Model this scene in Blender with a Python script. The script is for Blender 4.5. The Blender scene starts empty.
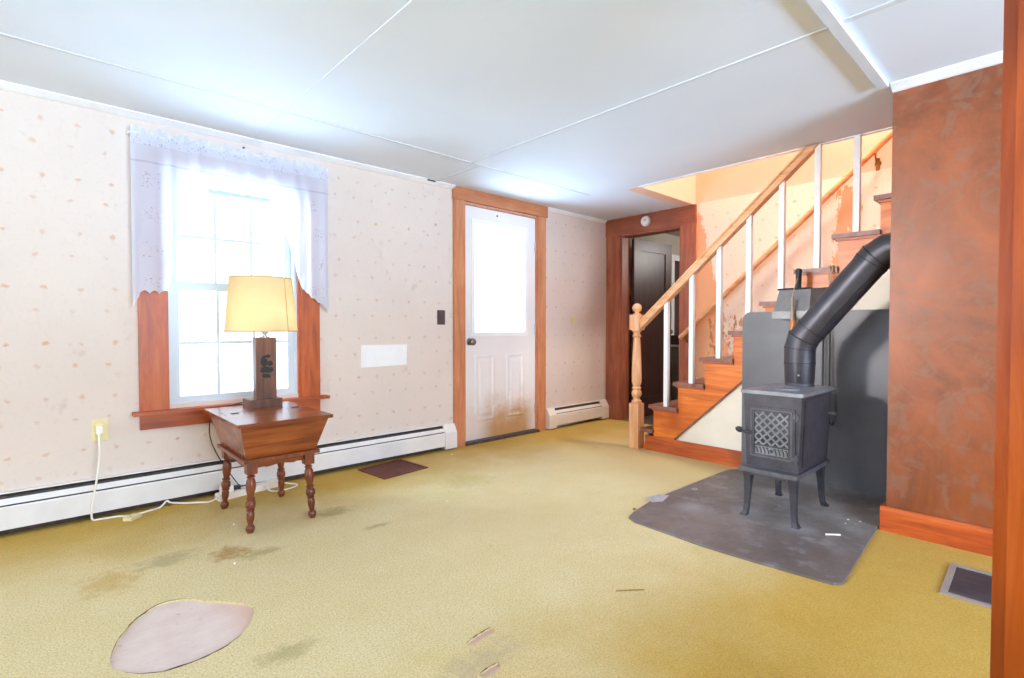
import bpy, bmesh, math, random
from mathutils import Vector, Matrix
random.seed(7)
C = bpy.context.scene
COL = C.collection

# ------------------------------------------------------------------ camera
YAW, PITCH, FPX = math.radians(47.35), math.radians(1.29), 516.2
cam_d = bpy.data.cameras.new('camera'); cam = bpy.data.objects.new('camera', cam_d); COL.objects.link(cam)
fw = Vector((math.cos(YAW)*math.cos(PITCH), math.sin(YAW)*math.cos(PITCH), -math.sin(PITCH)))
rt = fw.cross(Vector((0, 0, 1))).normalized(); up = rt.cross(fw)
cam.matrix_world = Matrix(((rt.x, up.x, -fw.x, 0), (rt.y, up.y, -fw.y, 0), (rt.z, up.z, -fw.z, 1.0), (0, 0, 0, 1)))
cam_d.sensor_width = 36; cam_d.lens = FPX/1024*36; cam_d.clip_start = .02; cam_d.clip_end = 200
C.camera = cam

# ------------------------------------------------------------------ world, lights, exposure
def lin(h):
    v = [int(h[i:i+2], 16)/255 for i in (0, 2, 4)]
    return tuple((c/12.92 if c <= .04045 else ((c+.055)/1.055)**2.4) for c in v)
w = bpy.data.worlds.new('overcast'); C.world = w; w.use_nodes = True
bg = w.node_tree.nodes['Background']; bg.inputs[0].default_value = (.76, .88, 1, 1); bg.inputs[1].default_value = 1.45
def area(name, loc, target, sx, sy, power, col):
    l = bpy.data.lights.new(name, 'AREA'); l.shape = 'RECTANGLE'; l.size = sx; l.size_y = sy; l.energy = power; l.color = col
    o = bpy.data.objects.new(name, l); COL.objects.link(o); o.location = loc
    o.rotation_euler = (Vector(target)-Vector(loc)).to_track_quat('-Z', 'Y').to_euler()
    return o
SKY = (.70, .83, 1.0)
area('daylight_snow_glow', (1.75, 4.85, .05), (1.75, 3.0, 2.2), 5.0, 1.2, 200, (.46, .72, 1.0))
area('daylight_sky_window', (-.75, 4.75, 1.75), (.95, 3.49, 1.1), 1.3, 1.6, 170, (.62, .85, 1.0))
area('daylight_rear_window', (-4.45, 2.05, 1.45), (3, .9, 1.1), 1.8, 1.4, 42, SKY)
area('unseen_side_window_fill', (1.0, -4.05, 1.45), (1.2, 3, 1.2), 3.0, 1.4, 165, (.66, .80, 1.0))  # fill through an added unseen window, lights the window wall
area('unseen_side_snow_fill', (1.1, -6.6, .15), (1.3, 0, 1.9), 5.0, 1.3, 900, (.40, .68, 1.0))  # added upward fill through the unseen side window, brightens the ceiling
area('upstairs_lamp', (4.25, .75, 4.25), (4.3, 1.0, 1.0), .5, .5, 42, (1.0, .97, .88))
area('unseen_pipe_shadow_lamp', (-2.6, 2.75, 1.95), (3.2, .95, .95), .42, .42, 6, (1.0, .96, .93)).data.spread = math.radians(36)  # added lamp out of view, placed to cast the stovepipe's shadow on the shield
area('hall_fill', (6.3, 2.0, 2.0), (6.0, 3.0, .8), .5, .5, 9, (1, .95, .9))  # fill lamp added inside the hall, where no window opens
C.view_settings.view_transform = 'Standard'; C.view_settings.look = 'None'
C.view_settings.gamma = 1; C.view_settings.use_curve_mapping = False
C.view_settings.exposure = .88
C.cycles.use_denoising = True
C.cycles.max_bounces = 10; C.cycles.diffuse_bounces = 6; C.cycles.sample_clamp_indirect = 6
C.cycles.transparent_max_bounces = 16; C.cycles.caustics_reflective = False; C.cycles.caustics_refractive = False

# ------------------------------------------------------------------ materials
class NT:
    def __init__(s, name):
        s.m = bpy.data.materials.new(name); s.m.use_nodes = True; s.t = s.m.node_tree
        s.p = s.t.nodes['Principled BSDF']; s.out = s.t.nodes['Material Output']
        tc = s.t.nodes.new('ShaderNodeTexCoord'); s.obj = tc.outputs['Object']; s.uv = tc.outputs['UV']
    def put(s, sock, v):
        if isinstance(v, bpy.types.NodeSocket): s.t.links.new(v, sock)
        elif isinstance(v, str): sock.default_value = (*lin(v), 1)
        else:
            try: sock.default_value = v
            except Exception: sock.default_value = (*v, 1)
    def m_(s, op, a, b=0, c=None, clamp=False):
        n = s.t.nodes.new('ShaderNodeMath'); n.operation = op; n.use_clamp = clamp
        s.put(n.inputs[0], a); s.put(n.inputs[1], b)
        if c is not None: s.put(n.inputs[2], c)
        return n.outputs[0]
    def mix(s, f, a, b, mode='MIX'):
        n = s.t.nodes.new('ShaderNodeMix'); n.data_type = 'RGBA'; n.blend_type = mode
        s.put(n.inputs[0], f); s.put(n.inputs[6], a); s.put(n.inputs[7], b); return n.outputs[2]
    def mapping(s, scale, loc=(0, 0, 0), rot=(0, 0, 0), src=None):
        n = s.t.nodes.new('ShaderNodeMapping'); s.put(n.inputs[0], src or s.obj)
        n.inputs['Scale'].default_value = scale; n.inputs['Location'].default_value = loc; n.inputs['Rotation'].default_value = rot
        return n.outputs[0]
    def noise(s, sc, det=3, rough=.55, vec=None, dist=0):
        n = s.t.nodes.new('ShaderNodeTexNoise'); s.put(n.inputs['Vector'], vec or s.obj)
        n.inputs['Scale'].default_value = sc; n.inputs['Detail'].default_value = det
        n.inputs['Roughness'].default_value = rough; n.inputs['Distortion'].default_value = dist
        return n.outputs[0]
    def vor(s, sc, vec=None, feat='F1'):
        n = s.t.nodes.new('ShaderNodeTexVoronoi'); n.feature = feat; s.put(n.inputs['Vector'], vec or s.obj)
        n.inputs['Scale'].default_value = sc; return n.outputs['Distance']
    def wn(s, vec):
        n = s.t.nodes.new('ShaderNodeTexWhiteNoise'); s.put(n.inputs[0], vec); return n.outputs[0]
    def xyz(s, src=None):
        n = s.t.nodes.new('ShaderNodeSeparateXYZ'); s.put(n.inputs[0], src or s.obj); return n.outputs
    def comb(s, x, y, z=0):
        n = s.t.nodes.new('ShaderNodeCombineXYZ')
        for i, v in enumerate((x, y, z)): s.put(n.inputs[i], v)
        return n.outputs[0]
    def ramp(s, f, stops):
        n = s.t.nodes.new('ShaderNodeValToRGB'); s.put(n.inputs[0], f); e = n.color_ramp.elements
        while len(e) < len(stops): e.new(.5)
        for i, (p, c) in enumerate(stops):
            e[i].position = p; e[i].color = (*lin(c), 1) if isinstance(c, str) else (c, c, c, 1)
        return n.outputs[0]
    def step(s, v, a, b):      # smoothstep a..b
        n = s.t.nodes.new('ShaderNodeMapRange'); n.interpolation_type = 'SMOOTHSTEP'
        s.put(n.inputs[0], v); n.inputs[1].default_value = a; n.inputs[2].default_value = b
        return n.outputs[0]
    def bump(s, h, st, dist=.01):
        n = s.t.nodes.new('ShaderNodeBump'); n.inputs['Strength'].default_value = st; n.inputs['Distance'].default_value = dist
        s.put(n.inputs['Height'], h); s.t.links.new(n.outputs[0], s.p.inputs['Normal'])
    def fin(s, col, rough=.5, metal=0, spec=.5):
        s.put(s.p.inputs['Base Color'], col); s.put(s.p.inputs['Roughness'], rough)
        s.put(s.p.inputs['Metallic'], metal); s.p.inputs['Specular IOR Level'].default_value = spec
        return s.m

def plain(name, a, b, sc=12, rough=.5, metal=0, bump=.05, bs=80, spec=.5, stretch=(1, 1, 1)):
    n = NT(name); v = n.mapping(stretch)
    f = n.noise(sc, 4, .6, v)
    n.bump(n.noise(bs, 2, .5, v), bump, .004)
    return n.fin(n.ramp(f, [(.3, a), (.7, b)]), rough, metal, spec)
def wood(name, a, b, c, axis=2, sc=1.0, rough=.42, bump=.08, spec=.5):
    n = NT(name); st = [9, 9, 9]; st[axis] = .9
    v = n.mapping(tuple(x*sc for x in st))
    f = n.noise(3.0, 6, .62, v, .6)
    f2 = n.noise(1.6, 3, .5)
    col = n.ramp(f, [(.28, a), (.5, b), (.72, c)])
    col = n.mix(n.step(f2, .5, .75), col, a)
    n.bump(n.noise(14, 3, .6, v), bump, .003)
    return n.fin(col, rough, 0, spec)

M = {}
M['white_paint'] = plain('white_paint', 'E9E7E6', 'F3F2F1', 6, .45, bump=.05)
M['white_trim'] = plain('white_trim', 'E6E7EA', 'F4F4F5', 5, .5)
M['vinyl'] = plain('white_vinyl', 'C6CFD9', 'CFD8E1', 5, .35, bump=0)
M['win_wood0'] = wood('window_casing_wood', '86380F', 'B3531B', 'C66829', 2)
M['win_wood1'] = wood('window_sill_wood', '86380F', 'AE501A', 'C26428', 0)
M['door_wood2'] = wood('door_casing_wood', 'B57048', 'CC855C', 'DA976E', 2)
M['door_wood0'] = wood('door_header_wood', 'A8643F', 'BE7850', 'CA885F', 0)
M['hall_wood2'] = wood('hall_casing_wood', '864430', 'A45C40', 'B87050', 2)
M['hall_wood1'] = wood('hall_header_wood', '864430', 'A45C40', 'B4694A', 1)
M['stair_wood'] = wood('orange_stair_wood', 'B24C08', 'DC7016', 'F29038', 1, .8, .38)
M['stair_dark'] = wood('stair_base_wood', '8E3C16', 'B8531F', 'CC6A30', 1, 1, .4)
M['tread'] = plain('worn_tread_paint', '784536', '986854', 9, .4, stretch=(1, 3, 3))
M['newel'] = wood('newel_fir', 'D08E5C', 'E8AC7C', 'F4C298', 2, 1, .45)
M['rail1'] = wood('rail_fir', 'D0905C', 'EAB07C', 'F4C49A', 1, 1, .4)
M['table0'] = wood('table_maple', '5E2810', '8E4820', 'AC602F', 0, .9, .26)
M['table2'] = wood('table_leg_maple', '4E2214', '763A20', '95502E', 2, 1, .32)
M['lamp_wood'] = wood('lamp_wood', '4A2D1E', '6F4630', '84583D', 2, 1, .55)
M['black_decor'] = plain('black_ink', '17130F', '2B241E', 20, .6)
M['iron'] = plain('cast_iron', '37363C', '4D4B52', 14, .5, .35, .25, 160)
M['iron_mid'] = plain('lighter_iron', '4E4D54', '66656C', 14, .45, .35, .2, 160)  # lighter iron tone for mouldings, hinges and shelf
M['iron_top'] = plain('dusty_iron_top', '6E7078', '8C8E95', 12, .4, .3, .15, 120)
M['pipe'] = plain('stovepipe_steel', '3E3C42', '4A484E', 8, .42, .55, .05)
M['pipe_dark'] = plain('stovepipe_seam', '222327', '33343A', 8, .5, .5, .05)
M['shield'] = plain('shield_paint', '57555A', '66656A', 3, .42, .1, .04, 60)
M['pan_grey'] = plain('dustpan_steel', '6F6D6E', '838182', 10, .45, .4)
M['black'] = plain('black_plastic', '1A1A1D', '2C2C30', 10, .45)
M['brass'] = plain('old_brass', '7A5A22', 'A07C38', 20, .35, .8)
M['bronze'] = plain('dark_bronze', '6A6058', '8C8278', 20, .4, .7)
M['steel'] = plain('steel', '9C9CA0', 'C4C4C8', 20, .3, .9)
M['cream'] = plain('cream_plastic', 'DCCB8E', 'E8DBA8', 8, .4)
M['ivory'] = plain('ivory_plastic', 'EFE9DC', 'F6F1E6', 8, .4)
M['brown_plate'] = plain('brown_plate', '4A3A3C', '5C4A4B', 12, .35)
M['register'] = plain('brown_register', '5E2B1E', '7C3C2B', 10, .5, .2)
M['register_dark'] = plain('register_shadow', '33161A', '45211F', 10, .6)
M['vent_grey'] = plain('grey_vent_metal', '3A3B42', '5A5B63', 6, .45, .4)
M['vent_frame'] = plain('pale_vent_frame', '9B948F', 'B2ABA4', 10, .5, .3)
M['rope'] = plain('jute_string', 'A98662', 'C7A480', 60, .9, bump=.5, bs=300)
M['orange_handle'] = wood('brush_handle', 'A5581E', 'C87832', 'DD9350', 2, 2, .35)
M['tan_handle'] = plain('dusty_handle', '8A7464', 'A8917E', 20, .5)
M['paper'] = plain('white_paper', 'EDEDED', 'F7F7F6', 6, .7, bump=.02)
M['tape'] = plain('silver_tape', 'A9B0BC', 'C6CBD4', 40, .4, .3)
M['straw'] = plain('dry_twig', '8A6E36', 'A98C50', 40, .8)
M['dark_door'] = wood('dark_door_paint', '3A1F1C', '4E2C28', '5C3530', 2, .6, .35)
M['hall_wall'] = plain('hall_plaster', 'B5AC9F', 'C7BFB2', 2, .8)
M['hall_floor'] = plain('hall_floorboards', '5E4A38', '7A634C', 4, .6)
M['box_grey'] = plain('grey_green_box', '77776A', '8D8C7F', 5, .6)
M['peach'] = plain('peach_paint', 'F5CDB4', 'F8D6C0', 1.5, .7, bump=.04, bs=30)
M['plaster'] = plain('cream_plaster', 'E6D9C8', 'EFE6D8', 3, .8, bump=.1, bs=40)
M['seam'] = plain('ceiling_seam_strip', 'CFD6E0', 'DAE0E9', 5, .8)
M['snow'] = plain('snow', 'EEF2F6', 'F8FAFC', .5, .9)
M['dark_gap'] = plain('fins_and_slot_shade', '3C3735', '554F4B', 60, .7, .3)
M['heater'] = plain('heater_enamel', 'E2DEDA', 'EFECE9', 5, .4, bump=.03)
M['heater2'] = plain('yellowed_heater_enamel', 'DFD2C4', 'E9DED2', 5, .4, bump=.03)
M['grime_and_shade'] = plain('dark_grime_and_shade', '3A2A24', '57443A', 30, .8)  # also colours the painted shade strip under the heater

def mat_ceiling():
    n = NT('ceiling_panels'); f = n.noise(1.1, 3, .5)
    n.bump(n.noise(90, 3, .6), .12, .003)
    return n.fin(n.ramp(f, [(.3, 'DFE9F8'), (.7, 'E6EFFC')]), .75)
M['ceiling'] = mat_ceiling()

def mat_wallpaper(name, hax, base, base2, sprig, peels=()):
    n = NT(name); o = n.xyz(); x = o[hax]; z = o[2]
    wob = n.noise(26, 2, .5); wob2 = n.noise(31, 2, .5, n.mapping((1, 1, 1), (5, 3, 1)))
    xx = n.m_('ADD', x, n.m_('MULTIPLY', n.m_('SUBTRACT', wob, .5), .034))
    zz = n.m_('ADD', z, n.m_('MULTIPLY', n.m_('SUBTRACT', wob2, .5), .040))
    blot = n.noise(5, 4, .6); col = n.ramp(n.noise(.8, 4, .6), [(.3, base), (.7, base2)])
    # faint embossed scrolls
    sc = n.noise(22, 2, .4, n.mapping((1, 1, 1)), 2.5)
    col = n.mix(n.m_('MULTIPLY', n.step(sc, .56, .64), .10), col, 'CDB4A2')
    def lattice(col, ox, oz, r, hexc, strength, px=.1400, pz=.2800, stem=True):
        u = n.m_('DIVIDE', n.m_('SUBTRACT', xx, ox), px); v = n.m_('DIVIDE', n.m_('SUBTRACT', zz, oz), pz)
        cu = n.m_('FLOOR', n.m_('ADD', u, .5)); cv = n.m_('FLOOR', n.m_('ADD', v, .5))
        rnd = n.wn(n.comb(cu, cv, ox*77))
        fu = n.m_('MULTIPLY', n.m_('SUBTRACT', u, cu), px); fv = n.m_('MULTIPLY', n.m_('SUBTRACT', v, cv), pz)
        d = n.m_('SQRT', n.m_('ADD', n.m_('MULTIPLY', fu, fu), n.m_('MULTIPLY', n.m_('MULTIPLY', fv, fv), 1.6)))
        mk = n.m_('SUBTRACT', 1, n.step(d, r*.25, r*1.0))
        mk = n.m_('MULTIPLY', mk, n.m_('MULTIPLY', n.m_('ADD', .45, n.m_('MULTIPLY', rnd, .55)), strength))
        col = n.mix(mk, col, hexc)
        if stem:
            a = n.m_('SUBTRACT', 1, n.step(n.m_('ABSOLUTE', fu), .0012, .0034))
            b = n.m_('MULTIPLY', n.step(fv, -.042, -.036), n.m_('SUBTRACT', 1, n.step(fv, -.01, 0)))
            col = n.mix(n.m_('MULTIPLY', n.m_('MULTIPLY', a, b), .14*strength), col, 'A89A78')
        return col
    col = lattice(col, .030, 1.200, .0175, sprig, .62)
    col = lattice(col, .000, 1.365, .0165, sprig, .50)
    col = lattice(col, .072, 1.300, .006, 'C98F70', .25, stem=False)
    col = lattice(col, .105, 1.085, .005, 'B9AC90', .5, .28, .28, stem=False)
    col = n.mix(n.m_('MULTIPLY', n.step(n.noise(6.5, 5, .7), .60, .74), .35), col, 'B99E88')
    col = n.mix(n.m_('MULTIPLY', n.m_('MULTIPLY', n.m_('SUBTRACT', 1, n.step(n.vor(4.7), .03, .07)), n.step(z, 1.3, 1.7)), .6), col, '9C7A58')
    sp = n.vor(3.1); col = n.mix(n.m_('MULTIPLY', n.m_('SUBTRACT', 1, n.step(sp, .006, .014)), .8), col, '6E5B50')
    for (h0, h1, z0, z1, lean, hexc, th, sc_) in peels:
        hh = n.m_('ADD', x, n.m_('MULTIPLY', n.m_('SUBTRACT', z, z0), lean))
        edge = n.m_('ADD', n.m_('MULTIPLY', n.m_('SUBTRACT', n.noise(sc_*1.6, 6, .75, n.mapping((1, 1.6, .55))), .5), .34), n.m_('MULTIPLY', n.m_('SUBTRACT', n.noise(24, 4, .7), .5), .05))
        hh = n.m_('ADD', hh, edge); ze = n.m_('ADD', z, n.m_('MULTIPLY', edge, 1.5))
        mk = n.m_('MULTIPLY', n.step(hh, h0, h0+.006), n.m_('SUBTRACT', 1, n.step(hh, h1, h1+.006)))
        mk = n.m_('MULTIPLY', mk, n.m_('MULTIPLY', n.step(ze, z0, z0+.01), n.m_('SUBTRACT', 1, n.step(ze, z1, z1+.01))))
        mk = n.m_('MULTIPLY', mk, n.step(n.noise(sc_*3.1, 4, .7, n.mapping((1, 1, .5))), th, th+.05))
        col = n.mix(n.m_('MULTIPLY', mk, .85), col, hexc)
    n.bump(n.noise(60, 3, .6), .08, .003)
    return n.fin(col, .7, 0, .3)
M['paperA'] = mat_wallpaper('faded_sprig_wallpaper', 0, 'DACABF', 'E4D6CB', 'CC8A50')
M['paperB'] = mat_wallpaper('stair_wallpaper', 1, 'F5E6D2', 'F8ECDC', 'E29A6C',
    peels=[(2.01, 2.80, .45, 2.05, -.224, 'EBAA76', .30, 3.2), (1.93, 2.30, .25, 1.08, 0, 'B97A52', .52, 6), (1.14, 1.25, 1.30, 2.08, .0, 'E79C66', .38, 4), (1.3, 1.5, .9, 1.45, .1, 'DF9A68', .55, 5)])

def mat_carpet():
    n = NT('gold_shag_carpet'); o = n.xyz()
    a = n.noise(1.0, 5, .6); b = n.noise(5, 4, .6); tuft = n.noise(150, 3, .85); tuft2 = n.vor(190)
    # worn pale traffic lane down the middle, gold near the walls
    d1 = n.m_('ABSOLUTE', n.m_('SUBTRACT', n.m_('ADD', o[1], n.m_('MULTIPLY', n.m_('SUBTRACT', a, .5), 1.2)), 1.95))
    worn = n.m_('SUBTRACT', 1, n.step(d1, .55, 1.45))
    lane = n.m_('SUBTRACT', 1, n.step(n.m_('ADD', o[0], n.m_('MULTIPLY', n.m_('SUBTRACT', b, .5), .6)), 2.6, 4.3))
    worn = n.m_('MULTIPLY', worn, n.m_('ADD', .35, n.m_('MULTIPLY', lane, .65)))
    b = n.m_('ADD', n.m_('MULTIPLY', b, .6), n.m_('MULTIPLY', n.noise(38, 3, .7), .4)); gold = n.ramp(b, [(.3, 'C09A44'), (.7, 'CDA857')])
    pale = n.ramp(b, [(.3, 'E2D09C'), (.7, 'ECDDB4')])
    col = n.mix(n.m_('MULTIPLY', worn, .97), gold, pale)
    def stain(col, cx, cy, rx, ry, hexc, st):
        dx = n.m_('DIVIDE', n.m_('SUBTRACT', o[0], cx), rx); dy = n.m_('DIVIDE', n.m_('SUBTRACT', o[1], cy), ry)
        d = n.m_('SQRT', n.m_('ADD', n.m_('MULTIPLY', dx, dx), n.m_('MULTIPLY', dy, dy)))
        d = n.m_('ADD', d, n.m_('MULTIPLY', n.m_('SUBTRACT', n.noise(14, 6, .8), .5), 3.2))
        return n.mix(n.m_('MULTIPLY', n.m_('SUBTRACT', 1, n.step(d, .2, 1.1)), min(1, st*1.25)), col, hexc)
    col = stain(col, .61, 2.52, .10, .09, 'A4702F', .55)
    col = stain(col, .20, 2.55, .12, .14, 'C89C58', .45)
    col = stain(col, .40, 2.62, .14, .08, 'A69C74', .5)
    col = stain(col, .72, 2.42, .12, .05, 'A08C5C', .45)
    col = stain(col, 1.17, 2.69, .12, .09, '9B9362', .5)
    col = stain(col, 1.25, 2.36, .07, .03, '8A7A52', .45)
    col = stain(col, 2.05, 2.65, .25, .18, 'BDA968', .3)
    col = stain(col, .95, 1.18, .22, .07, 'B9A690', .4)
    col = stain(col, .55, 1.62, .12, .06, '9D9066', .4)
    sp = n.vor(5.5); col = n.mix(n.m_('MULTIPLY', n.m_('SUBTRACT', 1, n.step(sp, .02, .035)), .55), col, '6F6138')
    col = n.mix(n.m_('MULTIPLY', n.step(tuft, .46, .60), .42), col, '9C8038')
    col = n.mix(n.m_('MULTIPLY', n.m_('SUBTRACT', 1, n.step(tuft2, .25, .6)), .14), col, 'E3D48C')
    n.bump(n.m_('ADD', tuft, n.m_('MULTIPLY', tuft2, -.5)), .45, .006)
    return n.fin(col, .95, 0, .1)
M['carpet'] = mat_carpet()
def mat_pad():
    n = NT('bare_backing'); b = n.noise(9, 4, .6)
    col = n.ramp(b, [(.3, 'DCC6BC'), (.7, 'E6D4CA')])
    wv = n.noise(3.5, 6, .7, n.mapping((.6, 5, 1), (0, 0, 0), (0, 0, .2)), 1.2)
    col = n.mix(n.m_('MULTIPLY', n.m_('SUBTRACT', 1, n.step(n.m_('ABSOLUTE', n.m_('SUBTRACT', wv, .5)), .0, .010)), .22), col, '9B7F72')
    col = n.mix(n.m_('MULTIPLY', n.m_('SUBTRACT', 1, n.step(n.vor(16), .05, .13)), .35), col, 'A58474')
    col = n.mix(n.m_('MULTIPLY', n.step(n.xyz()[0], .42, .56), .45), col, 'D09A78')
    n.bump(b, .3, .005)
    return n.fin(col, .9, 0, .1)
M['pad'] = mat_pad()
def mat_panel():
    n = NT('mottled_orange_panel'); a = n.noise(2.2, 6, .7, None, 1.0); b = n.noise(9, 5, .7, n.mapping((1, 1, 1)), .8)
    col = n.ramp(a, [(.28, '65341A'), (.5, '86451F'), (.72, 'A05226')])
    col = n.mix(n.m_('MULTIPLY', n.step(b, .50, .62), .6), col, '805843')
    col = n.mix(n.m_('MULTIPLY', n.step(n.noise(22, 4, .7), .66, .72), .5), col, '6C4738')
    n.bump(b, .25, .004)
    return n.fin(col, n.ramp(b, [(.3, .28), (.7, .55)]))
M['panel'] = mat_panel()
M['orange_base'] = wood('orange_baseboard', '8C3B1B', 'B34E1C', 'CC6528', 1, 1, .35)
M['post'] = wood('orange_door_casing', '97400F', 'B9520F', 'C9652A', 2, .8, .3)
def mat_hearth():
    n = NT('hearth_pad_paint'); a = n.noise(2.3, 5, .65, None, .8); b = n.noise(9, 5, .7)
    col = n.ramp(a, [(.3, '635C59'), (.5, '736C69'), (.7, '8C8987')])
    col = n.mix(n.m_('MULTIPLY', n.step(b, .50, .66), .6), col, '9C9A9C')
    col = n.mix(n.m_('MULTIPLY', n.step(n.noise(4.5, 5, .7), .56, .66), .45), col, '52494A')
    o = n.xyz(); red = n.m_('SUBTRACT', 1, n.step(n.m_('ADD', o[0], n.m_('MULTIPLY', n.m_('SUBTRACT', b, .5), .8)), -.55, .0))
    col = n.mix(n.m_('MULTIPLY', red, .22), col, '7A5C54')
    for cx, cy in ((-.13, .06), (-.17, -.19), (.3, .06), (.3, -.2), (-.3, .3)):
        dx = n.m_('SUBTRACT', o[0], cx); dy = n.m_('SUBTRACT', o[1], cy)
        d = n.m_('ADD', n.m_('SQRT', n.m_('ADD', n.m_('MULTIPLY', dx, dx), n.m_('MULTIPLY', dy, dy))), n.m_('MULTIPLY', n.m_('SUBTRACT', b, .5), .12))
        col = n.mix(n.m_('MULTIPLY', n.m_('SUBTRACT', 1, n.step(d, .0, .14)), .6), col, 'A6A6AA')
    n.bump(b, .2, .004)
    return n.fin(col, n.ramp(b, [(.3, .4), (.7, .65)]), .1)
M['hearth'] = mat_hearth()
def mat_glass():
    n = NT('window_glass'); t = n.t; tr = t.nodes.new('ShaderNodeBsdfTransparent'); g = t.nodes.new('ShaderNodeBsdfGlossy')
    g.inputs['Roughness'].default_value = .02; mx = t.nodes.new('ShaderNodeMixShader'); fr = t.nodes.new('ShaderNodeFresnel')
    ge = t.nodes.new('ShaderNodeNewGeometry'); n.put(mx.inputs[0], n.m_('MULTIPLY', fr.outputs[0], n.m_('SUBTRACT', 1, ge.outputs['Backfacing']))); t.links.new(tr.outputs[0], mx.inputs[1]); t.links.new(g.outputs[0], mx.inputs[2])
    t.links.new(mx.outputs[0], n.out.inputs[0]); n.m.blend_method = 'BLEND'; return n.m
M['glass'] = mat_glass()
def mat_curtain():
    n = NT('sheer_lace'); t = n.t; u, v, _ = n.xyz(n.uv)
    # uv: x = metres along the rod, y = height in metres
    lace = n.vor(95, n.uv); holes = n.m_('SUBTRACT', 1, n.step(lace, .28, .42))
    petal = n.noise(30, 3, .6, n.uv, 1.5)
    top = n.m_('MULTIPLY', n.step(v, 1.985, 1.992), n.m_('SUBTRACT', 1, n.step(v, 2.045, 2.052)))
    line = n.m_('SUBTRACT', 1, n.step(n.m_('ABSOLUTE', n.m_('SUBTRACT', v, 1.90)), .003, .007))
    def col_band(c):
        return n.m_('MULTIPLY', n.m_('SUBTRACT', 1, n.step(n.m_('ABSOLUTE', n.m_('SUBTRACT', u, c)), .05, .055)),
                    n.m_('SUBTRACT', 1, n.step(n.m_('ABSOLUTE', n.m_('SUBTRACT', n.m_('FRACT', n.m_('DIVIDE', v, .19)), .5)), .2, .24)))
    bands = n.m_('MAXIMUM', top, n.m_('MAXIMUM', n.m_('MULTIPLY', col_band(.095), n.m_('LESS_THAN', v, 1.9)), n.m_('MULTIPLY', col_band(.99), n.m_('LESS_THAN', v, 1.9))))
    fl = n.m_('MULTIPLY', bands, n.m_('MULTIPLY', n.step(petal, .50, .56), holes))
    fl = n.m_('MAXIMUM', fl, n.m_('MULTIPLY', line, .5))
    dense = n.m_('MAXIMUM', n.m_('MULTIPLY', n.step(v, 1.99, 2.0), .25), 0)
    tr = t.nodes.new('ShaderNodeBsdfTransparent'); tl = t.nodes.new('ShaderNodeBsdfTranslucent'); df = t.nodes.new('ShaderNodeBsdfDiffuse')
    colr = n.mix(n.m_('MULTIPLY', fl, .55), 'EBF1FF', '8A8DB0')
    n.put(tl.inputs[0], colr); n.put(df.inputs[0], colr)
    m1 = t.nodes.new('ShaderNodeMixShader'); m1.inputs[0].default_value = .5
    t.links.new(tl.outputs[0], m1.inputs[1]); t.links.new(df.outputs[0], m1.inputs[2])
    m2 = t.nodes.new('ShaderNodeMixShader'); weave = n.noise(300, 2, .5, n.uv)
    fac = n.m_('ADD', n.m_('ADD', .90, dense), n.m_('MULTIPLY', n.m_('SUBTRACT', weave, .5), .3), None, True)
    n.put(m2.inputs[0], fac); t.links.new(tr.outputs[0], m2.inputs[1]); t.links.new(m1.outputs[0], m2.inputs[2])
    t.links.new(m2.outputs[0], n.out.inputs[0]); return n.m
M['curtain'] = mat_curtain()
def mat_shade():
    n = NT('lamp_shade_cloth'); t = n.t; f = n.noise(6, 3)
    col = n.ramp(f, [(.3, 'EBD9B0'), (.7, 'F3E4C2')])
    tl = t.nodes.new('ShaderNodeBsdfTranslucent'); df = t.nodes.new('ShaderNodeBsdfDiffuse'); m = t.nodes.new('ShaderNodeMixShader')
    m.inputs[0].default_value = .5; n.put(tl.inputs[0], col); n.put(df.inputs[0], col)
    t.links.new(tl.outputs[0], m.inputs[1]); t.links.new(df.outputs[0], m.inputs[2]); t.links.new(m.outputs[0], n.out.inputs[0]); return n.m
M['shade'] = mat_shade()
M['shade_trim'] = plain('shade_trim', 'C9A866', 'D6B878', 8, .7)
def mat_door():
    n = NT('door_paint'); o = n.xyz()
    f = n.noise(7, 5, .7); col = n.ramp(n.noise(1.5), [(.3, 'E4DEDC'), (.7, 'EDE8E5')])
    h = n.m_('ADD', o[2], n.m_('MULTIPLY', n.m_('SUBTRACT', f, .5), .5))
    dirt = n.m_('SUBTRACT', 1, n.step(h, .08, .50))
    band = n.m_('MULTIPLY', n.step(o[0], -.31, -.07), n.m_('SUBTRACT', 1, n.step(o[0], .27, .41)))
    col = n.mix(n.m_('MULTIPLY', n.m_('MULTIPLY', dirt, n.m_('ADD', .3, n.m_('MULTIPLY', band, .7))), 1.0), col, 'B98D5E')
    return n.fin(col, .45)
M['door'] = mat_door()

# ------------------------------------------------------------------ mesh helpers
def wloc(o):
    v = Vector((0, 0, 0))
    while o: v += o.location; o = o.parent
    return v
def obj(name, bm, mat, parent=None, smooth=False, bevel=0, seg=2, label=None, auto=False):
    if bevel:
        es = [e for e in bm.edges if len(e.link_faces) == 2 and e.calc_face_angle(0) > .6]
        bmesh.ops.bevel(bm, geom=es, offset=bevel, segments=seg, affect='EDGES', profile=.6, clamp_overlap=True)
    bmesh.ops.recalc_face_normals(bm, faces=bm.faces)
    if parent: bmesh.ops.translate(bm, verts=bm.verts, vec=-wloc(parent))
    me = bpy.data.meshes.new(name); bm.to_mesh(me); bm.free()
    me.materials.append(M[mat] if isinstance(mat, str) else mat)
    for p in me.polygons: p.use_smooth = smooth
    if smooth:
        try: me.set_sharp_from_angle(angle=math.radians(38))
        except Exception: pass
    o = bpy.data.objects.new(name, me); COL.objects.link(o)
    if parent: o.parent = parent
    if label: o['label'] = label
    return o
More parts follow.
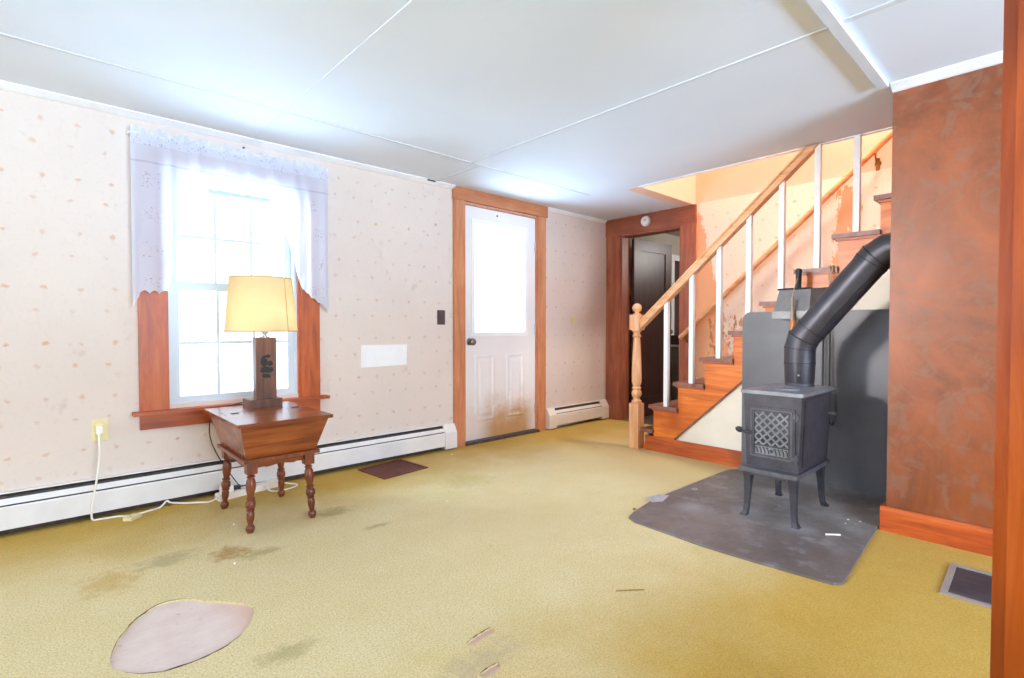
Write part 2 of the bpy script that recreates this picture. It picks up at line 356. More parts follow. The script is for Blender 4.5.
def thing(name, label, cat, loc, group=None):
    o = bpy.data.objects.new(name, None); COL.objects.link(o); o.location = loc; o['label'] = label; o['category'] = cat
    o.empty_display_size = .05
    if group: o['group'] = group
    return o
def tag(o, label, cat, group=None):
    o['label'] = label; o['category'] = cat
    if group: o['group'] = group
    return o
def struct(name, bm, mat, bevel=0, smooth=False):
    o = obj(name, bm, mat, None, smooth, bevel); o['kind'] = 'structure'; return o
def sthing(name, loc=(0, 0, 0)):
    o = bpy.data.objects.new(name, None); COL.objects.link(o); o.location = loc; o['kind'] = 'structure'; return o
def bx(x0, x1, y0, y1, z0, z1, bm=None):
    bm = bm or bmesh.new()
    vs = [bm.verts.new((x, y, z)) for x in (x0, x1) for y in (y0, y1) for z in (z0, z1)]
    for f in ((0, 1, 3, 2), (4, 6, 7, 5), (0, 4, 5, 1), (2, 3, 7, 6), (0, 2, 6, 4), (1, 5, 7, 3)):
        bm.faces.new([vs[i] for i in f])
    return bm
def frustum(b0, z0, b1, z1, bm=None):   # (x0,x1,y0,y1) rectangles
    bm = bm or bmesh.new(); vs = []
    for (x0, x1, y0, y1), z in ((b0, z0), (b1, z1)):
        vs += [bm.verts.new(p) for p in ((x0, y0, z), (x1, y0, z), (x1, y1, z), (x0, y1, z))]
    bm.faces.new(vs[:4]); bm.faces.new(vs[4:])
    for i in range(4): bm.faces.new((vs[i], vs[(i+1) % 4], vs[4+(i+1) % 4], vs[4+i]))
    return bm
def prism(pts, d, bm=None):    # extrude 3D polygon pts by vector d
    bm = bm or bmesh.new(); d = Vector(d)
    a = [bm.verts.new(p) for p in pts]; b = [bm.verts.new(Vector(p)+d) for p in pts]
    bm.faces.new(a); bm.faces.new(b[::-1]); n = len(pts)
    for i in range(n): bm.faces.new((a[i], a[(i+1) % n], b[(i+1) % n], b[i]))
    return bm
def lathe(prof, p0=(0, 0, 0), ax=(0, 0, 1), seg=24, bm=None, closed=True):
    bm = bm or bmesh.new(); ax = Vector(ax).normalized(); q = ax.to_track_quat('Z', 'Y'); rings = []
    for r, h in prof:
        rings.append([bm.verts.new(Vector(p0)+q @ Vector((r*math.cos(2*math.pi*i/seg), r*math.sin(2*math.pi*i/seg), h))) for i in range(seg)])
    for a, b in zip(rings, rings[1:]):
        for i in range(seg): bm.faces.new((a[i], a[(i+1) % seg], b[(i+1) % seg], b[i]))
    if closed: bm.faces.new(rings[0][::-1]); bm.faces.new(rings[-1])
    return bm
def tube(path, r, seg=12, bm=None, caps=True):
    bm = bm or bmesh.new(); P = [Vector(p) for p in path]; rs = r if isinstance(r, (list, tuple)) else [r]*len(P)
    ups = None; rings = []
    for i, p in enumerate(P):
        t = (P[min(i+1, len(P)-1)]-P[max(i-1, 0)]).normalized()
        if ups is None:
            ups = t.orthogonal().normalized()
        ups = (ups - t*ups.dot(t)).normalized(); sd = t.cross(ups)
        rings.append([bm.verts.new(p+(ups*math.cos(2*math.pi*k/seg)+sd*math.sin(2*math.pi*k/seg))*rs[i]) for k in range(seg)])
    for a, b in zip(rings, rings[1:]):
        for k in range(seg): bm.faces.new((a[k], a[(k+1) % seg], b[(k+1) % seg], b[k]))
    if caps: bm.faces.new(rings[0][::-1]); bm.faces.new(rings[-1])
    return bm
def spline(pts, n=8):
    P = [Vector(p) for p in pts]; P = [2*P[0]-P[1]]+P+[2*P[-1]-P[-2]]; out = []
    for i in range(1, len(P)-2):
        for k in range(n):
            t = k/n; a, b, c, d = P[i-1:i+3]
            out.append(.5*((2*b)+(c-a)*t+(2*a-5*b+4*c-d)*t*t+(3*b-a-3*c+d)*t**3))
    out.append(P[-2]); return out
def wall(name, mat, axis, p0, p1, h0, h1, z0, z1, holes=()):
    """slab between p0..p1 on `axis`, spanning h0..h1 and z0..z1, with rectangular holes (a,b,c,d)"""
    hs = sorted({h0, h1, *[v for q in holes for v in q[:2]]}); zs = sorted({z0, z1, *[v for q in holes for v in q[2:]]})
    bm = bmesh.new()
    for a, b in zip(hs, hs[1:]):
        for c, d in zip(zs, zs[1:]):
            mh, mz = (a+b)/2, (c+d)/2
            if any(q[0] < mh < q[1] and q[2] < mz < q[3] for q in holes): continue
            if axis == 'y': bx(a, b, p0, p1, c, d, bm)
            else: bx(p0, p1, a, b, c, d, bm)
    bmesh.ops.remove_doubles(bm, verts=bm.verts, dist=1e-5)
    seen = {}
    for f in list(bm.faces):   # drop the doubled inner faces
        seen.setdefault(tuple(round(c, 4) for c in f.calc_center_median()), []).append(f)
    for fs in seen.values():
        if len(fs) > 1: bmesh.ops.delete(bm, geom=fs, context='FACES_ONLY')
    return struct(name, bm, mat)

H = 2.165; YA = 3.49; XB = 4.62; XR = -4.3; YR = -3.9; XP = 3.07; YP = .608
# ------------------------------------------------------------------ room shell
wall('wall_window_side', 'paperA', 'y', YA, YA+.14, XR, XB+.12, 0, H+.2, [(.545, 1.285, .56, 1.87), (2.655, 3.53, 0, 2.05)])
wall('wall_stair_side', 'paperB', 'x', XB, XB+.12, -2.6, YA, 0, 2.170, [(2.585, 3.285, 0, 1.98)])
wall('wall_stairwell_upper', 'peach', 'x', XB+.003, XB+.123, -2.6, 2.58, 2.170, 4.6)
wall('wall_stairwell_end', 'peach', 'y', 2.447, 2.57, 3.694, XB+.003, H-.001, 4.6)
wall('wall_stairwell_side', 'peach', 'x', 3.57, 3.69, -2.6, 2.57, 2.376, 4.6)
wall('wall_stairwell_back', 'peach', 'y', -2.72, -2.6, 3.57, XB+.123, 0, 4.6)
struct('ceiling_stairwell', bx(3.57, XB+.123, -2.72, 2.57, 4.6, 4.7), 'white_paint')
bm = bx(XR, 3.69, YR, YA, H, 2.375); bx(3.69, XB, 2.45, YA, H, 2.375, bm)
struct('ceiling', bm, 'ceiling')
# panelled chimney enclosure beside the stove
wall('wall_panel_side', 'panel', 'x', XP, XP+.02, -3.9, YP, 0, H)
wall('wall_chimney_side', 'panel', 'y', YP-.02, YP, XP+.02, 3.66, 0, H)
# unseen back of the room; side window opening added to let fill in
wall('wall_rear', 'paperA', 'x', XR-.14, XR, YR, YA, 0, H, [(1.1, 3.0, .75, 2.05)])
wall('wall_right_side', 'paperA', 'y', YR-.14, YR, XR-.14, XB, 0, H, [(-.6, 2.6, .75, 2.05)])
# wall end and casing right beside the camera
struct('wall_near_stub', bx(1.29, 1.41, -.34, .04, 0, H), 'paperA')
o = bpy.data.objects
bm = bx(1.268, 1.29, -.06, .0915, 0, H); bx(1.256, 1.27, -.06, .0725, 0, H, bm)
struct('trim_near_casing', bm, 'post', .003)
struct('trim_near_jamb', bx(1.29, 1.41, .04, .0905, 0, H), 'post', .002)

# fitted carpet with torn holes over the bare backing
patch = [(0.148, 1.894), (0.151, 1.954), (0.177, 2.053), (0.216, 2.13), (0.267, 2.19), (0.320, 2.222), (0.385, 2.20), (0.45, 2.125), (0.523, 2.035), (0.554, 1.979), (0.543, 1.919), (0.5, 1.844), (0.442, 1.794), (0.363, 1.768), (0.273, 1.77), (0.205, 1.807)]
gash1 = [(.986, 1.284), (1.02, 1.292), (1.05, 1.296), (1.098, 1.298), (1.094, 1.27), (1.05, 1.268), (1.018, 1.262), (.99, 1.266)]
gash2 = [(.926, 1.142), (.96, 1.147), (.996, 1.144), (.99, 1.124), (.965, 1.114), (.93, 1.120)]
def jig(pts, amp, n=4):
    sp = spline([(x, y, 0) for x, y in pts]+[(*pts[0], 0)], n)[:-1]
    return [(p.x+random.uniform(-amp, amp), p.y+random.uniform(-amp, amp)) for p in sp]
holes2 = [jig(patch, .0022), jig(gash1, .0012), jig(gash2, .0012)]
bm = bmesh.new(); edges = []
def loop(pts, z):
    vs = [bm.verts.new((x, y, z)) for x, y in pts]
    return [bm.edges.new((vs[i], vs[(i+1) % len(vs)])) for i in range(len(vs))]
edges += loop([(XR, YR), (XB, YR), (XB, YA), (XR, YA)], 0)
for h in holes2: edges += loop(h, 0)
bmesh.ops.triangle_fill(bm, use_beauty=True, use_dissolve=False, edges=edges)
for f in list(bm.faces):    # make sure the holes are open
    c = f.calc_center_median()
    for h in holes2:
        ins = False; j = len(h)-1
        for i in range(len(h)):
            if (h[i][1] > c.y) != (h[j][1] > c.y) and c.x < (h[j][0]-h[i][0])*(c.y-h[i][1])/(h[j][1]-h[i][1])+h[i][0]: ins = not ins
            j = i
        if ins: bm.faces.remove(f); break
for h in holes2:
    for i in range(len(h)):
        a, b = h[i], h[(i+1) % len(h)]
        bm.faces.new([bm.verts.new((*a, 0)), bm.verts.new((*b, 0)), bm.verts.new((*b, -.0075)), bm.verts.new((*a, -.0075))])
struct('floor', bm, 'carpet')
struct('floor_backing', bx(XR-.1, XB, YR-.1, YA+.1, -.06, -.0075), 'pad')
bm = bmesh.new()
for h, (i0, i1) in ((holes2[0], (4, 26)), (holes2[0], (46, 63)), (holes2[1], (0, 14)), (holes2[2], (0, 10))):
    seg_ = [(x+random.uniform(-.001, .001), y, .0006) for x, y in h[i0:i1]]
    tube(seg_, [.0003+.0022*random.random()*math.sin(math.pi*k/max(1, len(seg_)-1)) for k in range(len(seg_))], 5, bm)
o = struct('floor_torn_edge', bm, 'grime_and_shade')
struct('floor_hall', bx(XB, 8.0, 1.2, YA+.2, -.06, .004), 'hall_floor')
struct('ground_outside', bx(-40, 60, YA+.3, 80, -.6, -.5), 'snow')

# cove moulding and ceiling battens
def cove(name, pts, d, mat='white_trim'): struct(name, prism(pts, d), mat)
cove('trim_cove_window', [(XR, YA, H-.026), (XR, YA-.012, H-.026), (XR, YA-.050, H-.006), (XR, YA-.050, H), (XR, YA, H)], (2.545-XR, 0, 0))
cove('trim_cove_corner', [(3.665, YA, H-.030), (3.665, YA-.010, H-.030), (3.665, YA-.034, H-.006), (3.665, YA-.034, H), (3.665, YA, H)], (XB-3.665, 0, 0))
cove('trim_cove_panel', [(XP, YP, H-.030), (XP-.012, YP, H-.030), (XP-.060, YP, H-.008), (XP-.060, YP, H), (XP, YP, H)], (0, -1.2, 0))
t = .004
struct('trim_batten_long', bx(XR, 3.60, 2.890, 2.910, H-t, H), 'seam', .0015)
struct('trim_batten_cross', bx(2.274, 2.292, .66, 2.885, H-t, H), 'seam', .0015)
struct('trim_batten_wall', bx(2.350, 2.376, 2.915, 3.44, H-t, H), 'seam', .0015)
struct('trim_batten_left', bx(1.000, 1.030, YR, 2.885, H-.002, H), 'ceiling')
struct('trim_batten_left_end', bx(1.000, 1.030, 2.915, 3.44, H-.002, H), 'ceiling')
struct('trim_batten_right', bx(2.262, 2.292, YR, .612, H-t, H), 'seam', .0015)
struct('trim_beam', bx(-1.5, 3.0, .612, .652, H-.022, H), 'seam', .004)
struct('trim_opening_edge', bx(3.672, 3.694, -2.5, 2.45, H-.008, H+.05), 'white_trim', .002)

# ------------------------------------------------------------------ window
win = sthing('window_1', (.915, YA, .53))
for x0, x1 in ((.412, .540), (1.290, 1.418)):
    f = obj('casing', bx(x0, x1, YA-.022, YA, .53, 1.87), 'win_wood0', win, bevel=.003)
obj('header_casing', bx(.412, 1.418, YA-.022, YA, 1.87, 1.985), 'win_wood1', win, bevel=.003)
obj('stool', bx(.378, 1.468, YA-.062, YA+.03, .515, .535), 'win_wood1', win, bevel=.006)
obj('apron', bx(.412, 1.418, YA-.020, YA, .432, .515), 'win_wood1', win, bevel=.003)
for x0, x1 in ((.540, .552), (1.278, 1.290)):
    obj('jamb', bx(x0, x1, YA-.012, YA+.13, .535, 1.87), 'win_wood0', win, bevel=.001)
bm = bx(.552, .572, YA+.01, YA+.12, .535, 1.87); bx(1.258, 1.278, YA+.01, YA+.12, .535, 1.87, bm)
bx(.572, 1.258, YA+.01, YA+.12, .535, .552, bm); bx(.572, 1.258, YA+.01, YA+.12, 1.845, 1.87, bm)
obj('vinyl_frame', bm, 'vinyl', win)
def sash(y0, z0, z1):
    y1 = y0+.035
    bm = bx(.572, .610, y0, y1, z0, z1); bx(1.220, 1.258, y0, y1, z0, z1, bm)
    bx(.610, 1.220, y0, y1, z0, z0+.045, bm); bx(.610, 1.220, y0, y1, z1-.035, z1, bm)
    for k in (1, 2): x = .610+.61*k/3; bx(x-.008, x+.008, y0+.012, y0+.022, z0+.045, z1-.035, bm)
    zm = (z0+z1)/2+.005
    for a, b in ((.610, .8053), (.8213, 1.0087), (1.0247, 1.220)): bx(a, b, y0+.012, y0+.022, zm-.008, zm+.008, bm)
    s = obj('sash', bm, 'vinyl', win)
    obj('pane', bx(.608, 1.222, y0+.016, y0+.0175, z0+.04, z1-.03), 'glass', s)
sash(YA+.025, .552, 1.255); sash(YA+.065, 1.225, 1.845)
obj('sash_lock', bx(.89, .94, YA+.012, YA+.028, 1.255, 1.268), 'vinyl', win, bevel=.003)

rod = obj('curtain_rod', tube([(.380, YA, 2.045), (.380, YA-.055, 2.045), (.395, YA-.063, 2.045), (1.452, YA-.063, 2.045), (1.467, YA-.055, 2.045), (1.467, YA, 2.045)], .006, 8), 'white_paint', None, True)
tag(rod, 'thin white rod carrying the lace curtain at the top of the window', 'curtain rod')
bm = bmesh.new(); uvl = bm.loops.layers.uv.new('UVMap'); NX, NZ = 260, 44; W = 1.085; X0 = .383
def zbot(u):
    def tail(d, drop):
        if d < .03: return 1.105+drop*d/.03
        if d < .165: return 1.185+.016*abs(math.sin((d-.03)/.045*math.pi/1.0))+(.0 if d < .14 else (d-.14)*.5)
        if d < .22: return 1.213+(d-.165)/.055*.32
        if d < .42: return 1.533+.27*math.sin((d-.22)/.2*math.pi/2)
        return 1.803
    a = tail(u, .065)
    d = W-u
    if d < .02: b = 1.095+.02*d/.02
    elif d < .18: b = 1.118+(d-.02)*.75+.012*abs(math.sin(d/.04*math.pi))
    elif d < .42: b = 1.24+.563*math.sin((d-.18)/.24*math.pi/2)
    else: b = 1.803
    s = min(a, b)
    if s > 1.78: s = 1.80+.01*abs(math.sin(u/.05*math.pi))
    return s
grid = []
for i in range(NX+1):
    u = W*i/NX; col_ = []
    ztop = 2.075+.012*math.sin(u*58)+.005*math.sin(u*151+1); zb_ = zbot(u)
    for k in range(NZ+1):
        z = ztop+(zb_-ztop)*k/NZ; hgt = max(0, min(1, (2.06-z)/.5))
        amp = .004+.013*hgt
        y = YA-.066+amp*(math.sin(u*52+1.5*math.sin(u*7))*.7+math.sin(u*93+.8)*.3)-.002
        if z > 2.03 and z < 2.06: y -= .004
        if z > 2.055: y = YA-.070+.008*math.sin(u*95)
        col_.append(bm.verts.new((X0+u, min(y, YA-.045) if .02 < u < W-.02 else min(y, YA-.05), z)))
    grid.append(col_)
for i in range(NX):
    for k in range(NZ):
        f = bm.faces.new((grid[i][k], grid[i+1][k], grid[i+1][k+1], grid[i][k+1]))
        for l in f.loops: l[uvl].uv = (l.vert.co.x-X0, l.vert.co.z)
cur = obj('lace_curtain', bm, 'curtain', None, True)
tag(cur, 'sheer white lace swag curtain with scalloped tails over the window', 'curtain')

# ------------------------------------------------------------------ entry door
dr = sthing('door_1', (3.09, YA, 0))
bm = bx(2.545, 2.655, YA-.024, YA, 0, 2.075); obj('casing', bm, 'door_wood2', dr, bevel=.003)
obj('casing', bx(3.53, 3.640, YA-.024, YA, 0, 2.075), 'door_wood2', dr, bevel=.003)
obj('header_casing', bx(2.538, 3.660, YA-.030, YA, 2.060, H), 'door_wood0', dr, bevel=.004)
bm = bx(2.655, 2.668, YA-.014, YA+.14, .02, 2.05); bx(3.514, 3.53, YA-.014, YA+.14, .02, 2.05, bm); bx(2.668, 3.514, YA-.014, YA+.14, 2.036, 2.05, bm)
obj('jamb', bm, 'door_wood2', dr)
obj('threshold', bx(2.655, 3.53, YA-.05, YA+.14, 0, .022), 'grime_and_shade', dr, bevel=.004)
gx0, gx1, gz0, gz1 = 2.771, 3.367, .957, 1.895
L0, L1, F0, F1 = 2.670, 3.512, YA-.004, YA+.040
bm = bx(L0, gx0, F0, F1, .03, 2.033); bx(gx1, L1, F0, F1, .03, 2.033, bm); bx(gx0, gx1, F0, F1, .03, gz0, bm); bx(gx0, gx1, F0, F1, gz1, 2.033, bm)
leaf = obj('door_leaf', bm, 'door', dr)
bm = bx(gx0-.035, gx0, F0-.009, F0, gz0-.035, gz1+.035); bx(gx1, gx1+.035, F0-.009, F0, gz0-.035, gz1+.035, bm)
bx(gx0, gx1, F0-.009, F0, gz0-.035, gz0, bm); bx(gx0, gx1, F0-.009, F0, gz1, gz1+.035, bm)
obj('glazing_frame', bm, 'white_paint', leaf, bevel=.003)
obj('pane', bx(gx0, gx1, F0+.015, F0+.019, gz0, gz1), 'glass', leaf)
for a, b in ((2.772, 2.998), (3.136, 3.362)):
    bm = bmesh.new(); c, d = .180, .764
    def ring(i, y): return [bm.verts.new(p) for p in ((a+i, y, c+i), (b-i, y, c+i), (b-i, y, d-i), (a+i, y, d-i))]
    rr = [ring(0, F0-.0006), ring(.010, F0-.007), ring(.022, F0-.007), ring(.032, F0-.001), ring(.050, F0-.001), ring(.066, F0-.006)]
    for p, q in zip(rr, rr[1:]):
        for i in range(4): bm.faces.new((p[i], p[(i+1) % 4], q[(i+1) % 4], q[i]))
    bm.faces.new(rr[-1]); obj('raised_panel', bm, 'door', leaf)
kn = obj('door_knob', lathe([(.031, 0), (.031, .004), (.014, .010), (.011, .028), (.024, .036), (.030, .048), (.028, .060), (.016, .068), (.001, .070)], (2.715, F0, .877), (0, -1, 0), 24), 'bronze', leaf, True)
for z in (1.765, .984, .227):
    obj('hinge', tube([(3.508, F0-.004, z-.05), (3.508, F0-.004, z+.05)], .006, 10), 'steel', leaf, True)
obj('door_hook', lathe([(.008, 0), (.008, .006), (.003, .014)], (3.03, F0, 1.99), (0, -1, 0), 10), 'brass', leaf, True)

# ------------------------------------------------------------------ hall doorway
hd = sthing('door_2', (XB, 2.94, 0))
obj('casing', bx(XB-.022, XB, 3.285, 3.470, 0, 1.990), 'hall_wood2', hd, bevel=.003)
obj('casing', bx(XB-.022, XB, 2.436, 2.585, 0, 1.990), 'hall_wood2', hd, bevel=.003)
obj('header_casing', bx(XB-.024, XB, 2.430, 3.475, 1.985, H-.001), 'hall_wood1', hd, bevel=.003)
bm = bx(XB-.01, XB+.13, 3.270, 3.285, 0, 1.98); bx(XB-.01, XB+.13, 2.585, 2.600, 0, 1.98, bm); bx(XB-.01, XB+.13, 2.600, 3.270, 1.965, 1.98, bm)
obj('jamb', bm, 'hall_wood2', hd)
# dark panelled leaf standing open into the hall
p0 = Vector((4.775, 3.245, 0)); p1 = Vector((5.46, 3.200, 0)); dv = (p1-p0); Ld = dv.length; dv.normalize(); nv = Vector((dv.y, -dv.x, 0))
def leafpt(s, n_, z): return p0+dv*s+nv*n_+Vector((0, 0, z))
def lbox(s0, s1, n0, n1, z0, z1, bm=None):
    bm = bm or bmesh.new(); b2 = bx(s0, s1, n0, n1, z0, z1)
    mp = {v: bm.verts.new(leafpt(*v.co)) for v in b2.verts}
    for f in b2.faces: bm.faces.new([mp[v] for v in f.verts])
    b2.free(); return bm
S0, S1 = .0, Ld
bm = lbox(0, .11, -.018, .018, .02, 1.96); lbox(Ld-.11, Ld, -.018, .018, .02, 1.96, bm)
for z0, z1 in ((.02, .22), (.80, .95), (1.84, 1.96)): lbox(.11, Ld-.11, -.018, .018, z0, z1, bm)
lbox(.11, Ld-.11, -.006, .006, .22, .80, bm); lbox(.11, Ld-.11, -.006, .006, .95, 1.84, bm)
dl = obj('door_leaf', bm, 'dark_door', hd, label='dark brown panelled door leaf standing open')
obj('door_knob', lathe([(.02, 0), (.012, .02), (.026, .035), (.026, .05), (.01, .06)], leafpt(Ld-.06, .018, .95), nv, 16), 'bronze', dl, True)
# hall beyond
wall('wall_hall_far', 'hall_wall', 'x', 7.2, 7.3, 1.2, YA, 0, 2.3)
wall('wall_hall_left', 'hall_wall', 'y', YA, YA+.14, XB+.12, 7.2, 0, 2.3)
wall('wall_hall_right', 'hall_wall', 'y', 1.2, 1.3, XB+.12, 7.2, 0, 2.3)
struct('ceiling_hall', bx(XB+.12, 7.2, 1.2, YA, 2.18, 2.3), 'hall_wall')
d3 = sthing('door_3', (6.4, YA, 0))
obj('casing', bx(5.965, 6.035, YA-.02, YA, 0, 1.86), 'white_trim', d3)
obj('header_casing', bx(5.965, 6.86, YA-.02, YA, 1.86, 1.93), 'white_trim', d3)
obj('door_leaf', bx(6.035, 6.80, YA-.01, YA, 0.02, 1.86), 'dark_door', d3)
cb = thing('storage_bin', 'grey-green bin with a dark lid standing beyond the hall doorway', 'bin', (6.14, 3.20, 0))
obj('bin_body', frustum((5.86, 6.40, 3.00, 3.40), 0.004, (5.84, 6.42, 2.98, 3.42), .76), 'box_grey', cb, bevel=.01)
obj('rim', bx(5.83, 6.43, 2.97, 3.43, .76, .785), 'white_paint', cb, bevel=.008)
obj('lid', bx(5.84, 6.42, 2.98, 3.42, .785, .90), 'dark_door', cb, bevel=.008)
sd = thing('smoke_detector', 'round white smoke detector on the header above the hall doorway', 'smoke detector', (XB-.024, 2.968, 2.083))
obj('base_plate', lathe([(.052, 0), (.052, .012)], (XB-.024, 2.968, 2.083), (-1, 0, 0), 32), 'white_paint', sd, True)
obj('cover', lathe([(.050, .012), (.047, .026), (.034, .034), (.012, .036), (.001, .036)], (XB-.024, 2.968, 2.083), (-1, 0, 0), 32), 'white_paint', sd, True)
obj('test_button', lathe([(.009, .0345), (.009, .039), (.001, .040)], (XB-.024, 2.958, 2.090), (-1, 0, 0), 16), 'vent_frame', sd, True)

# ------------------------------------------------------------------ baseboard heaters
def heater(name, x0, x1, label, mat, caps):
    t = thing(name, label, 'heater', ((x0+x1)/2, YA-.035, 0), 'baseboard heaters')
    y = YA-.001
    c0 = x0+.10 if caps[0] else x0; c1 = x1-.11
    obj('back_panel', prism([(c0, y, .02), (c0, y-.006, .02), (c0, y-.006, .200), (c0, y-.030, .200), (c0, y-.030, .206), (c0, y, .206)], (c1-c0, 0, 0)), mat, t)
    obj('front_panel', prism([(c0, y-.066, .036), (c0, y-.062, .036), (c0, y-.062, .136), (c0, y-.056, .143), (c0, y-.060, .146), (c0, y-.066, .138)], (c1-c0, 0, 0)), mat, t)
    obj('damper', prism([(c0, y-.060, .154), (c0, y-.044, .180), (c0, y-.041, .178), (c0, y-.057, .152)], (c1-c0, 0, 0)), mat, t)
    obj('fins_and_slot_fill', prism([(c0, y-.058, .050), (c0, y-.058, .130), (c0, y-.030, .188), (c0, y-.008, .196), (c0, y-.008, .050)], (c1-c0, 0, 0)), 'dark_gap', t)  # dark solid for the fins, its colour also standing for shade in the slots
    for c, a, b in ((caps[0], x0, x0+.105), (1, x1-.115, x1)):
        if not c: continue
        obj('end_cap', prism([(a, y, .012), (a, y-.070, .012), (a, y-.070, .142), (a, y-.034, .204), (a, y-.028, .209), (a, y, .209)], (b-a, 0, 0)), mat, t, bevel=.003)
    return t
heater('baseboard_heater', XR+.02, 2.535, 'long white baseboard heater under the curtained window', 'heater', (0, 1))
heater('baseboard_heater', 3.645, 4.59, 'short yellowed baseboard heater between the white door and the hall doorway', 'heater2', (1, 1))
# dark strip painted in for the shade in the gap under the heater
struct('heater_gap_shade', bx(XR, 2.53, YA-.012, YA, 0, .03), 'grime_and_shade')

# ------------------------------------------------------------------ small wall things
def plate(name, lab, cat, x0, x1, z0, z1, mat):
    t = thing(name, lab, cat, ((x0+x1)/2, YA, (z0+z1)/2)); obj('cover_plate', bx(x0, x1, YA-.006, YA, z0, z1), mat, t, bevel=.002); return t
sw = plate('light_switch', 'brown light switch plate on the wallpaper left of the white door', 'light switch', 2.390, 2.464, 1.022, 1.140, 'brown_plate')
obj('toggle', bx(2.421, 2.433, YA-.016, YA-.006, 1.068, 1.092), 'brown_plate', sw, bevel=.002)
for z in (1.048, 1.114): obj('screw', lathe([(.004, 0), (.003, .002)], (2.427, YA-.006, z), (0, -1, 0), 10), 'bronze', sw)
ou = plate('wall_outlet', 'cream wall outlet with a plug in it, left of the window', 'outlet', .203, .275, .400, .512, 'cream')
for z in (.434, .480): obj('socket', lathe([(.017, 0), (.016, .0025)], (.235, YA-.006, z), (0, -1, 0), 20), 'cream', ou)
th = plate('thermostat', 'small cream thermostat on the wallpaper right of the white door', 'thermostat', 4.040, 4.100, 1.040, 1.110, 'cream')
obj('dial', lathe([(.018, 0), (.016, .012), (.001, .013)], (4.07, YA-.006, 1.078), (0, -1, 0), 20), 'cream', th, True)
bm = bmesh.new()
q = [(1.726, .708), (2.104, .712), (2.108, .868), (1.730, .872)]
prism([(x, YA-.003, z) for x, z in q], (0, .003, 0), bm)
tag(obj('wall_patch', bm, 'paper'), 'blank white rectangular patch stuck on the wallpaper below the switch', 'patch')
bm = bx(2.27, 2.345, YA-.052, YA-.046, H-.014, H-.003)
tag(obj('metal_scrap', bm, 'vent_grey'), 'small grey metal piece at the ceiling edge near the white door', 'metal piece')
bm = lathe([(.006, 0), (.005, .012), (.001, .013)], (.955, YA-.012, 2.105), (0, -1, 0), 8)
tag(obj('wall_hook', bm, 'black'), 'tiny black hook above the curtain under the ceiling', 'hook')

# ------------------------------------------------------------------ staircase
st = thing('staircase', 'orange-brown wooden staircase with dark worn treads rising to the right', 'staircase', (3.69, 1.6, 0))
NS = 11
zt = lambda k: .173+.2005*(k-1); yn = lambda k: 2.536-.216*(k-1); yr = lambda k: yn(k)-.03
XS = 3.69
# cut stringer outline (y,z) at plane XS
low = lambda y: .124+(2.102-y)*.945
pts = [(2.42, 0.0), (2.42, .0)]
out = [(2.385, .0)]
out.append((2.385, .035)); out.append((yr(1)-.18, .105)); out.append((yr(2), .115))
for k in range(2, NS+1):
    out.append((yr(k), zt(k)-.028)); out.append((yr(k+1), zt(k)-.028))
yend = yr(NS+1)
out.append((yend, low(yend)))
out.append((2.105, .124)); out.append((2.105, 0.0))
obj('stringer', prism([(XS-.02, y, z) for y, z in out], (.02, 0, 0)), 'stair_wood', st)
obj('stringer_moulding', tube([(XS-.021, 2.10, low(2.10)), (XS-.021, yend, low(yend))], .005, 6), 'tread', st)
for k in range(1, NS+1):
    y0, y1 = yr(k+1)-.004, yn(k)
    if k == 1: y1 = 2.395
    bm = bx(XS-.048, XB-.002, y0, y1, zt(k)-.028, zt(k))
    obj('tread', bm, 'tread', st, bevel=.009, seg=3)
    if k > 1:
        obj('cove_moulding', bx(XS-.032, XS-.018, y0+.002, y1-.018, zt(k)-.044, zt(k)-.028), 'stair_dark', st, bevel=.004)
        obj('riser', bx(XS, XB-.002, yr(k)-.018, yr(k), zt(k-1), zt(k)-.028), 'stair_dark', st)
obj('riser', bx(XS-.015, XB-.002, 2.34, 2.358, 0, zt(1)-.028), 'newel', st)
struct('baseboard_stair', bx(XS-.032, XS-.02, YP, 2.36, 0, .120), 'stair_dark', .003)
# plastered triangle below the stringer
bm = prism([(XS+.001, 2.10, 0), (XS+.001, YP, 0), (XS+.001, YP, low(YP)), (XS+.001, 2.10, low(2.10))], (.015, 0, 0))
struct('wall_under_stair', bm, 'plaster')

rl = thing('stair_railing', 'fir newel post and moulded handrail with white square balusters beside the stairs', 'railing', (3.665, 2.445, 0))
NX0, NY0, NW = 3.660, 2.445, .044
bm = bx(NX0-NW, NX0+NW, NY0-NW, NY0+NW, 0, .372)
np_ = obj('newel_post', bm, 'newel', rl, bevel=.004)
prof = [(.036, .372), (.041, .378), (.041, .392), (.030, .400), (.026, .410), (.034, .425), (.042, .445), (.040, .465), (.030, .482), (.027, .487), (.036, .492), (.036, .502), (.028, .512),
        (.040, .545), (.0405, .60), (.037, .72), (.030, .86), (.026, .915), (.034, .922), (.036, .932), (.028, .940), (.027, .960), (.040, .972), (.040, .978)]
obj('turned_shaft', lathe([(r, z) for r, z in prof], (NX0, NY0, 0), seg=28), 'newel', np_, True)
bm = bx(NX0-NW, NX0+NW, NY0-NW, NY0+NW, .978, 1.104)
obj('top_block', bm, 'newel', np_, bevel=.004)
bl = [(.034, 1.104), (.034, 1.110), (.020, 1.118), (.018, 1.124)]+[(.0385*math.sin(a), 1.160-.0385*math.cos(a)) for a in [math.pi*(.17+.83*i/11) for i in range(12)]]
bl[-1] = (.001, 1.1985)
obj('ball_finial', lathe(bl, (NX0, NY0, 0), seg=28), 'newel', np_, True)
